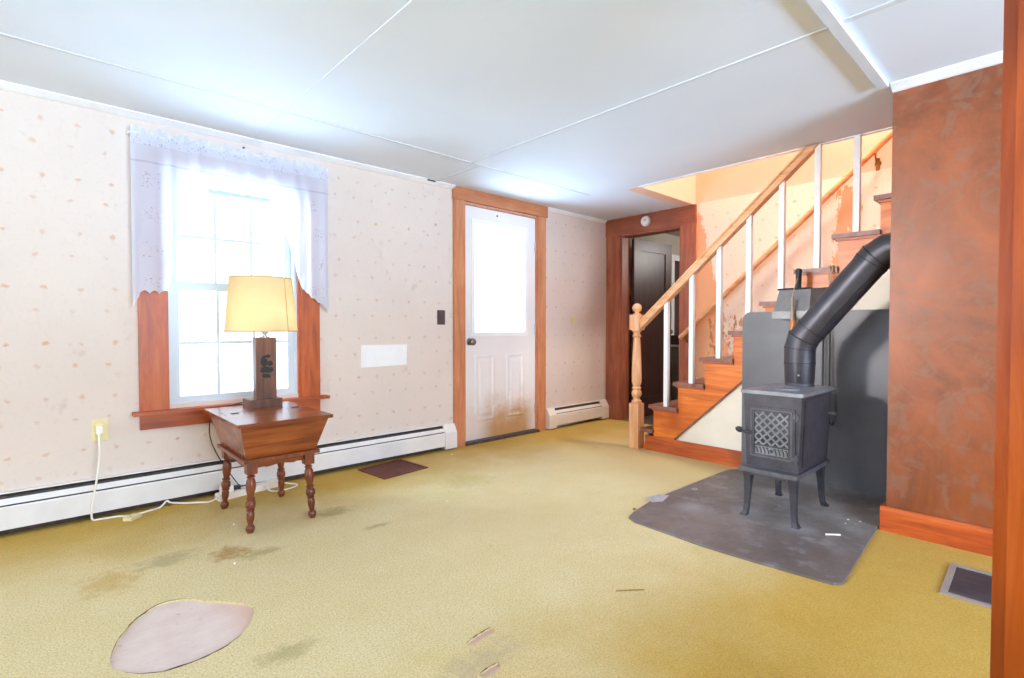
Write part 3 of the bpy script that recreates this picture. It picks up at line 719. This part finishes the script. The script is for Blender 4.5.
# handrail: moulded section swept along the slope
ya, za, yb, zb2 = 2.402, 1.068, .90, 1.068+(2.402-.90)*.9
sec = [(-.030, -.020), (-.022, -.030), (-.022, -.062), (-.030, -.072), (-.030, -.082), (.030, -.082), (.030, -.072), (.022, -.062), (.022, -.030), (.030, -.020), (.030, -.008), (.018, 0), (-.018, 0), (-.030, -.008)]
bm = prism([(NX0+.003+a, ya, za+b) for a, b in sec], (0, yb-ya, zb2-za))
geo = bm.verts[:]+bm.edges[:]+bm.faces[:]
bmesh.ops.bisect_plane(bm, geom=geo, plane_co=(0, 0, H-.009), plane_no=(0, 0, 1), clear_outer=True)
obj('handrail', bm, 'rail1', rl)
for k in range(2, 9):
    yc = 2.172-.2125*(k-2); zr = za-.07+(ya-yc)*.9; top = min(zr, H-.009)
    obj('baluster', bx(3.648, 3.682, yc-.017, yc+.017, zt(k), top), 'white_paint', rl, bevel=.002)
hr = thing('wall_handrail', 'round wooden handrail on brass brackets along the peach stair wall', 'handrail', (4.55, 1.7, 1.6))
hp = lambda y: .898+(2.556-y)*.905
obj('rail', tube([(4.55, 2.556, hp(2.556)), (4.55, -.8, hp(-.8))], .023, 16), 'rail1', hr, True)
for y in (2.50, 1.0):
    bm = tube([(4.55, y, hp(y)-.02), (4.55, y, hp(y)-.06), (4.575, y, hp(y)-.085), (4.605, y, hp(y)-.09)], .007, 8)
    lathe([(.022, 0), (.020, .005)], (XB, y, hp(y)-.09), (-1, 0, 0), 16, bm); bx(4.612, XB, y-.012, y+.012, hp(y)-.14, hp(y)-.05, bm)
    obj('bracket', bm, 'brass', hr, True)

# ------------------------------------------------------------------ panel wall baseboard
bm = prism([(XP, YP+.022, 0), (XP-.022, YP+.022, 0), (XP-.022, YP+.022, .100), (XP-.010, YP+.022, .118), (XP, YP+.022, .118)], (0, -2.0, 0))
struct('baseboard_panel', bm, 'orange_base')
struct('baseboard_chimney', bx(XP, 3.60, YP+.0005, YP+.022, 0, .118), 'orange_base')

# ------------------------------------------------------------------ hearth pad, heat shield
hpad = [(2.235, 1.50), (2.262, 1.555), (2.33, 1.575), (2.60, 1.620), (3.05, 1.615), (3.42, 1.612), (3.54, 1.600), (3.60, 1.54), (3.655, 1.45), (3.655, .635), (3.04, .637), (2.66, .612), (2.32, .588), (2.278, .590), (2.255, .612), (2.248, .66), (2.226, .90), (2.214, 1.13)]
t_ = obj('hearth_pad', prism([(x-2.93, y-1.1, .0005) for x, y in hpad], (0, 0, .0115)), 'hearth', None, bevel=.003)
t_.location = (2.93, 1.1, 0); tag(t_, 'grey scuffed hearth pad on the carpet under the wood stove', 'hearth pad')
HZ = .012
def rr(y0, y1, z0, z1, r, n=8):
    P = [(y0, z0)]+[(y0+r-r*math.cos(a), z1-r+r*math.sin(a)) for a in [math.pi/2*i/n for i in range(n+1)]]
    P += [(y1-r+r*math.sin(a), z1-r+r*math.cos(a)) for a in [math.pi/2*i/n for i in range(n+1)]]+[(y1, z0)]
    return P
tag(obj('heat_shield', prism([(3.626, y, z) for y, z in rr(.665, 1.560, HZ, 1.105, .055)], (.012, 0, 0)), 'shield'),
    'tall dark grey heat shield with rounded corners behind the stove', 'heat shield')

# ------------------------------------------------------------------ wood stove
sv = thing('wood_stove', 'small black cast iron wood stove with lattice door on curved legs', 'stove', (2.98, 1.035, HZ))
T = (2.755, 3.215, .893, 1.175); Bm = (2.765, 3.200, .908, 1.160)
obj('firebox', frustum(Bm, .275, T, .655), 'iron', sv, bevel=.008)
tp = obj('top_plate', bx(2.742, 3.240, .882, 1.186, .655, .673), 'iron_top', sv, bevel=.006, seg=3)
obj('cook_plate', lathe([(.072, .673), (.072, .677), (.066, .678), (.064, .676), (.001, .676)], (2.93, 1.035, 0), seg=32), 'iron_top', tp, True)
obj('base_shelf', bx(2.700, 3.205, .893, 1.178, .253, .275), 'iron_mid', sv, bevel=.007, seg=3)
def leg(px, py, sx, sy):
    bm = bmesh.new(); rings = []
    for z, off, w_, d_ in ((.253, 0, .055, .040), (.225, -.002, .050, .036), (.18, .002, .036, .030), (.12, .006, .029, .026), (.07, .010, .025, .023), (.035, .018, .026, .024), (.018, .030, .034, .030), (HZ, .036, .040, .034)):
        cx, cy = px+sx*off*.9, py+sy*off*.5
        rings.append([bm.verts.new((cx+a*w_/2, cy+b*d_/2, z)) for a, b in ((-1, -1), (1, -1), (1, 1), (-1, 1))])
    for a, b in zip(rings, rings[1:]):
        for i in range(4): bm.faces.new((a[i], a[(i+1) % 4], b[(i+1) % 4], b[i]))
    bm.faces.new(rings[0]); bm.faces.new(rings[-1])
    obj('leg', bm, 'iron', sv, bevel=.004)
for px, py, sx, sy in ((2.752, .925, -.3, -1), (2.752, 1.145, -.3, 1), (3.155, .925, 1.6, -.6), (3.155, 1.145, 1.6, .6)): leg(px, py, sx, sy)
# front apron lip between legs
obj('apron', bx(2.708, 2.716, .95, 1.12, .238, .256), 'iron', sv, bevel=.002)
# door: frame, lattice, bottom row, hinges, handle.  Front face leans with the taper
def fx(z): return 2.765-(z-.275)/.38*.010
dy0, dy1, dz0, dz1 = .922, 1.148, .318, .592
bm = bmesh.new()
X = fx(.45)-.012
for a, b, c, d in ((dy0, dy0+.030, dz0, dz1), (dy1-.030, dy1, dz0, dz1), (dy0+.030, dy1-.030, dz0, dz0+.026), (dy0+.030, dy1-.030, dz1-.026, dz1)):
    bx(X, X+.016, a, b, c, d, bm)
dor = obj('door', bm, 'iron', sv, bevel=.003)
bm = bmesh.new()
for e in (0, .020): 
    a, b, c, d = dy0+.012+e*0, dy1-.012, dz0+.010, dz1-.010
i_ = .012
for a, b, c, d in ((dy0+i_, dy0+i_+.007, dz0+i_, dz1-i_), (dy1-i_-.007, dy1-i_, dz0+i_, dz1-i_), (dy0+i_, dy1-i_, dz0+i_, dz0+i_+.007), (dy0+i_, dy1-i_, dz1-i_-.007, dz1-i_)):
    bx(X-.004, X+.001, a, b, c, d, bm)
obj('door_moulding', bm, 'iron_mid', dor)
obj('lattice_back', bx(X+.012, X+.015, dy0+.028, dy1-.028, dz0+.024, dz1-.024), 'pipe_dark', dor)
ly0, ly1, lz0, lz1 = dy0+.030, dy1-.030, dz0+.075, dz1-.028
bm = bmesh.new(); s = .0415
def clipseg(y, z, dy, dz):
    ts = []
    for p, d, lo, hi in ((y, dy, ly0, ly1), (z, dz, lz0, lz1)):
        ts.append(sorted(((lo-p)/d, (hi-p)/d)))
    a = max(t[0] for t in ts); b = min(t[1] for t in ts)
    return (a, b) if b-a > .01 else None
for sg in (1, -1):
    for k in range(-8, 16):
        y, z = ly0+k*s, lz0; c = clipseg(y, z, sg, 1)
        if not c: continue
        A = Vector((X+.006, y+sg*c[0], z+c[0])); B_ = Vector((X+.006, y+sg*c[1], z+c[1]))
        d = (B_-A).normalized(); n_ = Vector((0, -d.z, d.y))*.0042
        prism([A+n_, B_+n_, B_-n_, A-n_], (.008, 0, 0), bm)
obj('lattice', bm, 'iron_top', dor)
bm = bx(X+.003, X+.013, ly0, ly1, dz0+.068, dz0+.075)
for k in range(9):
    y = ly0+.010+k*(ly1-ly0-.020)/8
    if k == 4: lathe([(.010, 0), (.008, .005), (.001, .006)], (X+.011, y, dz0+.046), (-1, 0, 0), 14, bm); continue
    tube([(X+.010, y-.006, dz0+.030), (X+.007, y-.004, dz0+.048), (X+.008, y+.002, dz0+.062), (X+.010, y+.007, dz0+.058)], .0032, 6, bm)
obj('relief_plate', bx(X+.010, X+.0115, ly0, ly1, dz0+.024, dz0+.068), 'iron_top', dor)
obj('relief_row', bm, 'iron', dor, label='row of cast relief under the lattice')
for z in (.345, .555):
    bm = tube([(X-.002, dy0-.008, z-.022), (X-.002, dy0-.008, z+.022)], .006, 8); bx(X-.002, X+.012, dy0-.016, dy0+.010, z-.010, z+.010, bm)
    obj('hinge', bm, 'iron_mid', dor)
bm = tube(spline([(X+.004, 1.132, .455), (X-.022, 1.138, .452), (X-.034, 1.152, .458), (X-.040, 1.168, .466)], 5), .0075, 10)
hd_ = obj('door_handle', bm, 'iron', dor, True)
obj('grip', lathe([(.006, 0), (.014, .006), (.016, .016), (.013, .028), (.005, .036), (.001, .038)], (X-.038, 1.160, .462), (-.25, 1, .25), 16), 'black', hd_, True)
# side rib relief and damper knob
bm = bmesh.new()
for k in range(3): tube([(2.80+.16*k, .899, .33), (2.80+.16*k, .893, .62)], .003, 6, bm)
obj('side_panel', frustum((2.80, 3.17, .8995, .92), .30, (2.80, 3.18, .8885, .92), .635), 'iron', sv, bevel=.003)
obj('damper_knob', tube([(3.16, .90, .535), (3.16, .855, .535)], [.006, .009], 10), 'steel', sv, True)
obj('flue_collar', lathe([(.074, .673), (.074, .683), (.070, .690), (.070, .712)], (3.165, 1.040, 0), seg=36), 'iron', sv, True)

# ------------------------------------------------------------------ stovepipe
px, py = 3.165, 1.040; R_ = .0785
pp = thing('stove_pipe', 'black stovepipe rising from the stove and bending into the orange wall', 'stovepipe', (px, py, .69))
def pipe_seg(name, path, r, label=None):
    return obj(name, tube(path, r, 36), 'pipe', pp, True, label=label)
def circ(p, d, r, h=.004, name='seam', par=None):
    d = Vector(d).normalized(); obj(name, lathe([(r-.002, -h), (r+.0025, -h*.6), (r+.0025, h*.6), (r-.002, h)], p, d, 36), 'pipe_dark', par, True)
s1 = pipe_seg('lower_pipe', [(px, py, .69), (px, py, .70), (px, py, .80)], [R_-.006, R_-.004, R_-.002])
D45 = Vector((0, -math.sin(math.radians(38.5)), math.cos(math.radians(38.5))))
E1 = [Vector((px, py, .79)), Vector((px, py, .880)), Vector((px, py-.018, .938)), Vector((px, py-.018, .938))+D45*.068]
elb = pipe_seg('elbow', [E1[0], E1[1], E1[2], E1[3]], [R_, R_, R_, R_])
a2 = E1[3]; end = a2+D45*.44
lg = pipe_seg('long_pipe', [a2-D45*.02, end], [R_+.001, R_+.001])
e2 = [end-D45*.02, end+D45*.030, end+D45*.030+Vector((0, -.050, .036)), end+D45*.030+Vector((0, -.16, .044))]
el2 = pipe_seg('elbow', e2, [R_+.003]*4)
circ((px, py, .800), (0, 0, 1), R_, par=s1); circ(E1[1], (0, -.14, 1), R_, par=elb); circ(E1[2], (0, -.5, .9), R_+.002, par=elb); circ(a2, D45, R_+.001, par=lg)
circ(end, D45, R_+.003, par=el2); circ(e2[1], (0, -.85, .75), R_+.004, par=el2)
obj('pipe_seam', tube([a2+Vector((-.0585, -.040, -.042)), end+Vector((-.0585, -.040, -.042))], .003, 6), 'pipe_dark', lg)
obj('drip_screw', lathe([(.006, 0), (.004, .004)], (px-R_+.002, py-.02, .735), (-1, -.2, 0), 8), 'steel', s1)

# ------------------------------------------------------------------ hearth tools hanging on the stair side
dp = thing('dustpan', 'grey metal dustpan with black handle hanging above the stove top', 'dustpan', (3.56, 1.2, 1.05))
bm = bmesh.new()
fr = [(3.505, 1.312, 1.100), (3.505, 1.100, 1.100), (3.545, 1.105, 1.243), (3.545, 1.290, 1.243)]
bkq = [(3.622, 1.312, 1.100), (3.622, 1.060, 1.100), (3.622, 1.030, 1.250), (3.622, 1.290, 1.250)]
prism(fr, (.004, 0, 0), bm)
a = [bm.verts.new(p) for p in fr]; b = [bm.verts.new(p) for p in bkq]
for i in (1, 2, 3): bm.faces.new((a[i], a[(i+1) % 4], b[(i+1) % 4], b[i]))
bm.faces.new(b)
obj('pan', bm, 'pan_grey', dp)
obj('lip', bx(3.495, 3.512, 1.112, 1.316, 1.056, 1.102), 'pan_grey', dp, bevel=.002)
bm = tube(spline([(3.56, 1.185, 1.235), (3.555, 1.180, 1.30), (3.550, 1.178, 1.350), (3.556, 1.178, 1.366)], 5), [.017]*10+[.020]*4+[.013, .006], 12)
obj('handle', bm, 'black', dp, True)
obj('top_rim', tube([(3.545, 1.300, 1.245), (3.545, 1.100, 1.246)], .006, 8), 'black', dp, True)
hb = thing('hearth_brush', 'hearth brush with orange wooden handle hanging in front of the dustpan', 'brush', (3.46, 1.19, 1.0))
obj('handle', lathe([(.004, 0), (.009, .004), (.011, .02), (.008, .05), (.009, .09), (.012, .13), (.014, .155)][::-1], (3.475, 1.190, 1.190), (0, 0, -1), 14) if False else lathe([(.012, 0), (.014, .03), (.011, .05), (.009, .10), (.010, .15), (.006, .165), (.001, .168)], (3.475, 1.183, 1.025), (0, .03, 1), 14), 'tan_handle', hb, True)
obj('ferrule', lathe([(.016, 0), (.017, .03), (.015, .075), (.012, .085)], (3.475, 1.183, .965), (0, 0, 1), 14), 'orange_handle', hb, True)
bm = bmesh.new()
for i in range(60):
    a, b = random.uniform(-1, 1), random.uniform(-1, 1)
    tube([(3.475+a*.012, 1.183+b*.022, .985), (3.475+a*.016, 1.190+b*.042, .870)], .0022, 4, bm)
obj('bristles', bm, 'black', hb)
obj('hanging_loop', tube(spline([(3.475, 1.186, 1.185), (3.500, 1.190, 1.23), (3.535, 1.183, 1.30), (3.545, 1.178, 1.33)], 5), .0025, 6), 'rope', hb, True)
# cord looped over the tread with poker and tongs
sg_ = thing('string_loop', 'tan knotted string looped over the stair tread behind the pipe', 'string', (3.64, 1.02, 1.3))
zt7 = zt(7)
obj('cord', tube(spline([(3.66, 1.028, zt7+.004), (3.634, 1.026, zt7+.004), (3.628, 1.025, zt7-.02), (3.625, 1.018, 1.30), (3.622, 1.026, 1.262), (3.620, 1.020, 1.243)], 6), .0045, 6), 'rope', sg_, True)
obj('cord', tube(spline([(3.66, 1.010, zt7+.004), (3.634, 1.012, zt7+.004), (3.628, 1.012, zt7-.02), (3.625, 1.030, 1.31), (3.622, 1.014, 1.272), (3.620, 1.020, 1.243)], 6), .0045, 6), 'rope', sg_, True)
obj('knot', lathe([(.001, -.014), (.010, -.008), (.013, 0), (.010, .008), (.001, .014)], (3.620, 1.020, 1.243), (0, 0, 1), 10), 'rope', sg_, True)
def rodtool(name, lab, cat, y, ztop, zbot_, tip):
    t = thing(name, lab, cat, (3.595, y, zbot_))
    obj('shaft', tube([(3.595, y, zbot_+.05), (3.595, y, ztop)], .0055, 8), 'black', t, True)
    obj('handle', lathe([(.006, 0), (.010, .02), (.010, .09), (.006, .11), (.001, .112)], (3.595, y, ztop), (0, 0, 1), 12), 'black', t, True)
    obj('tip', tube(spline([(3.595, y, zbot_+.06), (3.595, y, zbot_+.02), (3.590, y+tip, zbot_), (3.580, y+tip*1.4, zbot_+.02)], 4), .0055, 8), 'black', t, True)
rodtool('fire_poker', 'thin black fire poker hanging behind the stovepipe, nearest the pipe', 'poker', 1.048, 1.00, .42, .02)
rodtool('fire_hook', 'thin black fire hook hanging behind the stovepipe, farthest from the pipe', 'fire hook', 1.012, 1.03, .40, -.02)

# ------------------------------------------------------------------ dough-box table
tb = thing('side_table', 'small reddish maple side table with tapered box and turned legs under the window', 'table', (.905, 2.93, 0))
top = obj('table_top', bx(.676, 1.132, 2.606, 3.262, .530, .547), 'table0', tb, bevel=.006, seg=3)
for x in (.75, 1.06):
    obj('lid_hinge', bx(x-.006, x+.030, 2.970, 2.990, .547, .550), 'black', top)
for x in (.71, .80, 1.02, 1.10):
    for y in (2.95, 3.02): obj('screw', lathe([(.005, 0), (.004, .0012)], (x, y, .547), (0, 0, 1), 8), 'black', top)
obj('box', frustum((.738, 1.075, 2.700, 3.165), .358, (.695, 1.118, 2.632, 3.232), .528), 'table0', tb, bevel=.003)
obj('box_moulding', bx(.722, 1.091, 2.682, 3.183, .340, .358), 'table2', tb, bevel=.006, seg=3)
def apron(p, q, inward):
    P0, P1 = Vector(p), Vector(q); d = P1-P0; n = 24; pts = [P0+Vector((0, 0, .340)), P1+Vector((0, 0, .340))]
    for i in range(n+1):
        s = 1-i/n; e = min(s, 1-s)
        z = .285 if e < .02 else (.290+.016*math.sin(min(1, e/.16)*math.pi/2) if e < .25 else .306+.004*math.cos((s-.5)*4*math.pi))
        pts.append(P0+d*s+Vector((0, 0, z)))
    return prism(pts, inward)
ax0, ax1, ay0, ay1 = .768, 1.040, 2.722, 3.140
for p, q, i in (((ax0, ay0, 0), (ax1, ay0, 0), (0, .014, 0)), ((ax0, ay1, 0), (ax1, ay1, 0), (0, -.014, 0)),
                ((ax0-.02, ay0, 0), (ax0-.02, ay1, 0), (.014, 0, 0)), ((ax1+.02, ay0, 0), (ax1+.02, ay1, 0), (-.014, 0, 0))):
    obj('apron', apron(p, q, i), 'table0', tb)
lp = [(.0215, 1.0), (.0225, .985), (.014, .965), (.0215, .945), (.0215, .93), (.016, .915), (.023, .87), (.0255, .80), (.024, .72), (.017, .63), (.0155, .60), (.0225, .585), (.0225, .565), (.0165, .55), (.0245, .52), (.0265, .47), (.0245, .42), (.0165, .40), (.0215, .385), (.0215, .37), (.0165, .36), (.0205, .31), (.0195, .24), (.0145, .17), (.0125, .14), (.0185, .125), (.0235, .085), (.0215, .045), (.0165, .02), (.015, 0)]
for sx in (-1, 1):
    for sy in (-1, 1):
        cx, cy = .904+sx*.140, 2.931+sy*.210
        f0 = Vector((.902+sx*.152, 2.928+sy*.234, 0)); t0 = Vector((cx, cy, .285)); ax = t0-f0
        lg_ = obj('leg', lathe([(r*.9, h*ax.length) for r, h in lp][::-1], f0, ax, 20), 'table2', tb, True)
        obj('leg_block', bx(cx-.024, cx+.024, cy-.024, cy+.024, .283, .340), 'table2', lg_, bevel=.002)

# ------------------------------------------------------------------ table lamp
lx, ly = .955, 3.165; TZ = .5475
lm = thing('table_lamp', 'table lamp with square wooden base and cream drum shade', 'lamp', (lx, ly, TZ))
obj('base', bx(lx-.086, lx+.086, ly-.075, ly+.075, TZ, TZ+.045), 'lamp_wood', lm, bevel=.003)
BX0, BX1 = .905, 1.016
bd = obj('block', bx(BX0, BX1, ly-.055, ly-.005, TZ+.045, .942), 'lamp_wood', lm, bevel=.005)
# worn dark decal on the front: a loose rounded emblem
bm = bmesh.new(); yf = ly-.0562
def blob(c, rx, rz, n=18, wv=.15, seed=0):
    rnd = random.Random(seed); P = []
    for i in range(n):
        a = 2*math.pi*i/n; r = 1+wv*rnd.uniform(-1, 1); P.append(((BX0+BX1)/2+(c[0]-lx+rx*r*math.cos(a))*1.1, yf, .785+(c[1]-.785+rz*r*math.sin(a))*1.35))
    prism(P, (0, .0012, 0), bm)
blob((lx+.002, .765), .034, .014, seed=1); blob((lx-.012, .800), .016, .022, seed=2); blob((lx+.018, .792), .014, .012, seed=3); blob((lx+.0, .740), .022, .010, seed=4); blob((lx+.006, .822), .016, .007, seed=5)
obj('emblem', bm, 'black_decor', bd)
obj('neck', lathe([(.026, .942), (.026, .946), (.012, .950), (.011, .962), (.019, .967), (.019, 1.010), (.012, 1.02)], ((BX0+BX1)/2, ly-.03, 0), seg=20), 'steel', lm, True)
sh = bmesh.new(); R0, R1, Z0, Z1 = .191, .165, .976, 1.282
lathe([(R0, Z0), (R1, Z1), (R1-.002, Z1), (R0-.002, Z0)], (lx, ly, 0), seg=64, bm=sh, closed=False)
shd = obj('lamp_shade', sh, 'shade', lm, True)
for R, z in ((R0, Z0+.002), (R1, Z1-.002)): obj('shade_rim', lathe([(R-.003, z-.003), (R+.0012, z-.003), (R+.0012, z+.003), (R-.003, z+.003)], (lx, ly, 0), seg=64, closed=False), 'shade_trim', shd, True)
an = math.radians(-62); obj('shade_seam', tube([(lx+R0*math.cos(an), ly+R0*math.sin(an), Z0), (lx+R1*math.cos(an), ly+R1*math.sin(an), Z1)], .003, 6), 'shade_trim', shd)
bm = tube([(lx-R1+.002, ly, Z1-.02), (lx+R1-.002, ly, Z1-.02)], .002, 6); tube([(lx, ly-R1+.002, Z1-.02), (lx, ly+R1-.002, Z1-.02)], .002, 6, bm)
obj('shade_spider', bm, 'brass', shd)
bulb = NT('lit_bulb'); bulb.p.inputs['Emission Color'].default_value = (1, .86, .62, 1); bulb.p.inputs['Emission Strength'].default_value = 14; bulb.fin('FFE9C0')
M['bulb'] = bulb.m
obj('bulb', lathe([(.013, 0), (.016, .02), (.030, .055), (.032, .075), (.024, .10), (.008, .112), (.001, .113)], (lx, ly, 1.02), seg=16), 'bulb', lm, True)
obj('power_cord', tube(spline([(lx-.08, ly+.077, TZ+.010), (.86, 3.275, .560), (.735, 3.283, .520), (.712, 3.300, .44), (.73, 3.33, .335), (.78, 3.345, .22), (.84, 3.350, .115), (.875, 3.352, .058), (.880, 3.358, .038)], 8), .003, 8), 'black', lm, True)

# ------------------------------------------------------------------ power strip, cords, floor bits
ps = thing('power_strip', 'white power strip on the carpet behind the table legs', 'power strip', (.93, 3.36, 0))
A0, B0 = Vector((.752, 3.325, 0)), Vector((1.110, 3.395, 0)); dd = (B0-A0).normalized(); nn = Vector((-dd.y, dd.x, 0))*.030
bm = prism([A0-nn, B0-nn, B0+nn, A0+nn], (0, 0, .038)); body = obj('body', bm, 'ivory', ps, bevel=.005)
for k in range(5):
    c = A0+dd*(.05+.062*k); obj('socket', lathe([(.017, 0), (.016, .002)], (c.x, c.y, .038), (0, 0, 1), 16), 'white_paint', body)
for s in (-1, 1):
    bm = bmesh.new()
    e = A0-dd*.0005+nn*.4*s+Vector((0, 0, .02)); prism([e+Vector((0, 0, -.006)), e+Vector((0, 0, .006)), e+Vector((0, 0, .006))+nn*.12, e+Vector((0, 0, -.006))+nn*.12], -dd*.001, bm)
    obj('end_slot', bm, 'black', body)
ad = thing('plug_adapter', 'white block adapter plugged in the left end of the power strip', 'adapter', (.79, 3.355, .04))
obj('housing', bx(.772, .836, 3.315, 3.365, .0385, .075), 'ivory', ad, bevel=.006)
obj('cord_plug', bx(.846, .880, 3.335, 3.360, .0385, .062), 'black', ad, bevel=.004)
cd = thing('extension_cord', 'white extension cord running from the wall outlet along the heater', 'cord', (.3, 3.4, 0))
obj('plug', bx(.221, .249, YA-.042, YA-.0085, .442, .482), 'ivory', cd, bevel=.006)
obj('cable', tube(spline([(.235, YA-.040, .452), (.233, YA-.052, .425), (.232, YA-.075, .34), (.222, YA-.080, .24), (.205, YA-.080, .13), (.195, YA-.080, .045), (.200, 3.408, .008), (.235, 3.400, .0055), (.30, 3.385, .0055), (.348, 3.352, .0055), (.42, 3.372, .0055), (.485, 3.398, .006), (.520, 3.412, .030), (.540, 3.408, .018), (.60, 3.392, .0055), (.66, 3.350, .0055), (.71, 3.318, .0055), (.752, 3.322, .018)], 8), .0048, 8), 'ivory', cd, True)
cd2 = thing('appliance_cord', 'short white cord curling from the right end of the power strip', 'cord', (1.1, 3.3, 0))
obj('cable', tube(spline([(1.02, 3.33, .030), (1.03, 3.29, .008), (1.07, 3.255, .0055), (1.14, 3.262, .0055), (1.20, 3.30, .0055), (1.17, 3.37, .0055), (1.12, 3.388, .014)], 8), .0042, 8), 'ivory', cd2, True)
bm = prism([(.312, 3.300, .0005), (.345, 3.270, .0005), (.395, 3.312, .0005), (.362, 3.342, .0005)], (0, 0, .018))
cbk = obj('cord_connector', bm, 'cream', None, bevel=.003); tag(cbk, 'small beige cord connector lying on the carpet below the outlet', 'connector')
hole = obj('pin_hole', lathe([(.004, 0), (.003, .001)], (.345, 3.300, .0185), (0, 0, 1), 8), 'black', cbk)

def register(name, lab, pts, frame, slat, ny, inset, ang):
    t = thing(name, lab, 'floor register', (sum(p[0] for p in pts)/4, sum(p[1] for p in pts)/4, 0))
    P = [Vector((*p, .001)) for p in pts]; c = sum(P, Vector())/4
    I = [p+(c-p).normalized()*inset for p in P]
    bm = bmesh.new()
    a = [bm.verts.new(p) for p in P]; b = [bm.verts.new(p+Vector((0, 0, .006))) for p in P]; d = [bm.verts.new(p+Vector((0, 0, .006))) for p in I]; e = [bm.verts.new(p) for p in I]
    for i in range(4):
        j = (i+1) % 4
        bm.faces.new((a[i], a[j], b[j], b[i])); bm.faces.new((b[i], b[j], d[j], d[i])); bm.faces.new((d[i], d[j], e[j], e[i]))
    obj('frame', bm, frame, t)
    bm = bmesh.new(); bm.faces.new([bm.verts.new(p) for p in I]); obj('duct', bm, 'register_dark' if slat == 'register' else slat, t)
    bm = bmesh.new()
    for k in range(ny):
        s0 = (k+.15)/ny; s1 = (k+.80)/ny
        q = [I[0].lerp(I[3], s0), I[1].lerp(I[2], s0), I[1].lerp(I[2], s1), I[0].lerp(I[3], s1)]
        q = [v+Vector((0, 0, .0015+(ang if i > 1 else 0))) for i, v in enumerate(q)]
        bm.faces.new([bm.verts.new(v) for v in q])
    obj('louvres', bm, slat, t)
    return t
r1 = register('floor_register', 'brown metal floor register in the carpet beside the heater near the door', [(1.665, 3.045), (2.035, 3.090), (2.010, 3.420), (1.640, 3.375)], 'register', 'register', 14, .022, .001)
r2 = register('floor_register', 'dark grey floor register beside the orange casing at right', [(2.480, .322), (2.480, -.02), (2.830, -.02), (2.830, .332)], 'vent_frame', 'vent_grey', 6, .030, .001)

bm = bmesh.new(); bx(2.56, 2.69, 1.585, 1.632, HZ, HZ+.0012, bm)
tp_ = prism([(2.545, 1.595, HZ), (2.60, 1.560, HZ), (2.72, 1.590, HZ), (2.69, 1.640, .0125), (2.58, 1.655, .0125)], (0, 0, .0015))
bm.free(); tag(obj('tape_strip', tp_, 'tape'), 'wrinkled silver tape on the left corner of the hearth pad', 'tape')
bm = bmesh.new()
pr = [(.016+.003*math.cos(a), .003*math.sin(a)+.003) for a in [2*math.pi*i/8 for i in range(9)]]
lathe(pr, (2.937, 1.545, HZ), (0, 0, 1), 20, bm, closed=False)
tag(obj('metal_ring', bm, 'vent_frame'), 'small pale ring lying on the left side of the hearth pad', 'ring')
tag(obj('chalk_stick', tube([(2.745, .780, HZ+.004), (2.79, .730, HZ+.004)], .004, 6), 'paper'), 'short white stick on the hearth pad in front of the stove legs', 'stick')
for i in range(9):
    x, y = 3.03+random.uniform(-.07, .07), .735+random.uniform(-.035, .035)
    b_ = bmesh.new(); bmesh.ops.create_icosphere(b_, subdivisions=1, radius=random.uniform(.0025, .006)); 
    for v in b_.verts: v.co = Vector((v.co.x*random.uniform(.8, 1.6), v.co.y, v.co.z*.4))+Vector((x, y, HZ+.003))
    tag(obj('ash_crumb', b_, ('paper', 'tan_handle', 'straw')[i % 3]), 'crumb of ash and chips on the hearth pad by the orange wall', 'crumb', 'crumbs on the hearth pad')
tag(obj('twig', tube([(1.595, 1.152, .005), (1.64, 1.118, .005), (1.682, 1.085, .005)], .0025, 6), 'straw'), 'thin brown twig on the carpet in front of the hearth pad', 'twig')
b_ = bmesh.new(); bmesh.ops.create_icosphere(b_, subdivisions=1, radius=.010)
for v in b_.verts: v.co = Vector((v.co.x*1.3, v.co.y, v.co.z*.4))+Vector((2.396, 1.612, .005))
tag(obj('wood_chip', b_, 'straw'), 'tiny tan wood chip on the carpet left of the hearth pad', 'chip')
for i, (x, y) in enumerate(((.72, 2.86), (1.72, 2.42), (2.38, 3.28), (.60, 2.38))):
    b_ = bmesh.new(); bmesh.ops.create_icosphere(b_, subdivisions=1, radius=.005)
    for v in b_.verts: v.co = v.co*1+Vector((x, y, .004))
    tag(obj('lint', b_, 'paper'), 'tiny white speck of lint on the carpet', 'lint', 'specks of lint on the carpet')
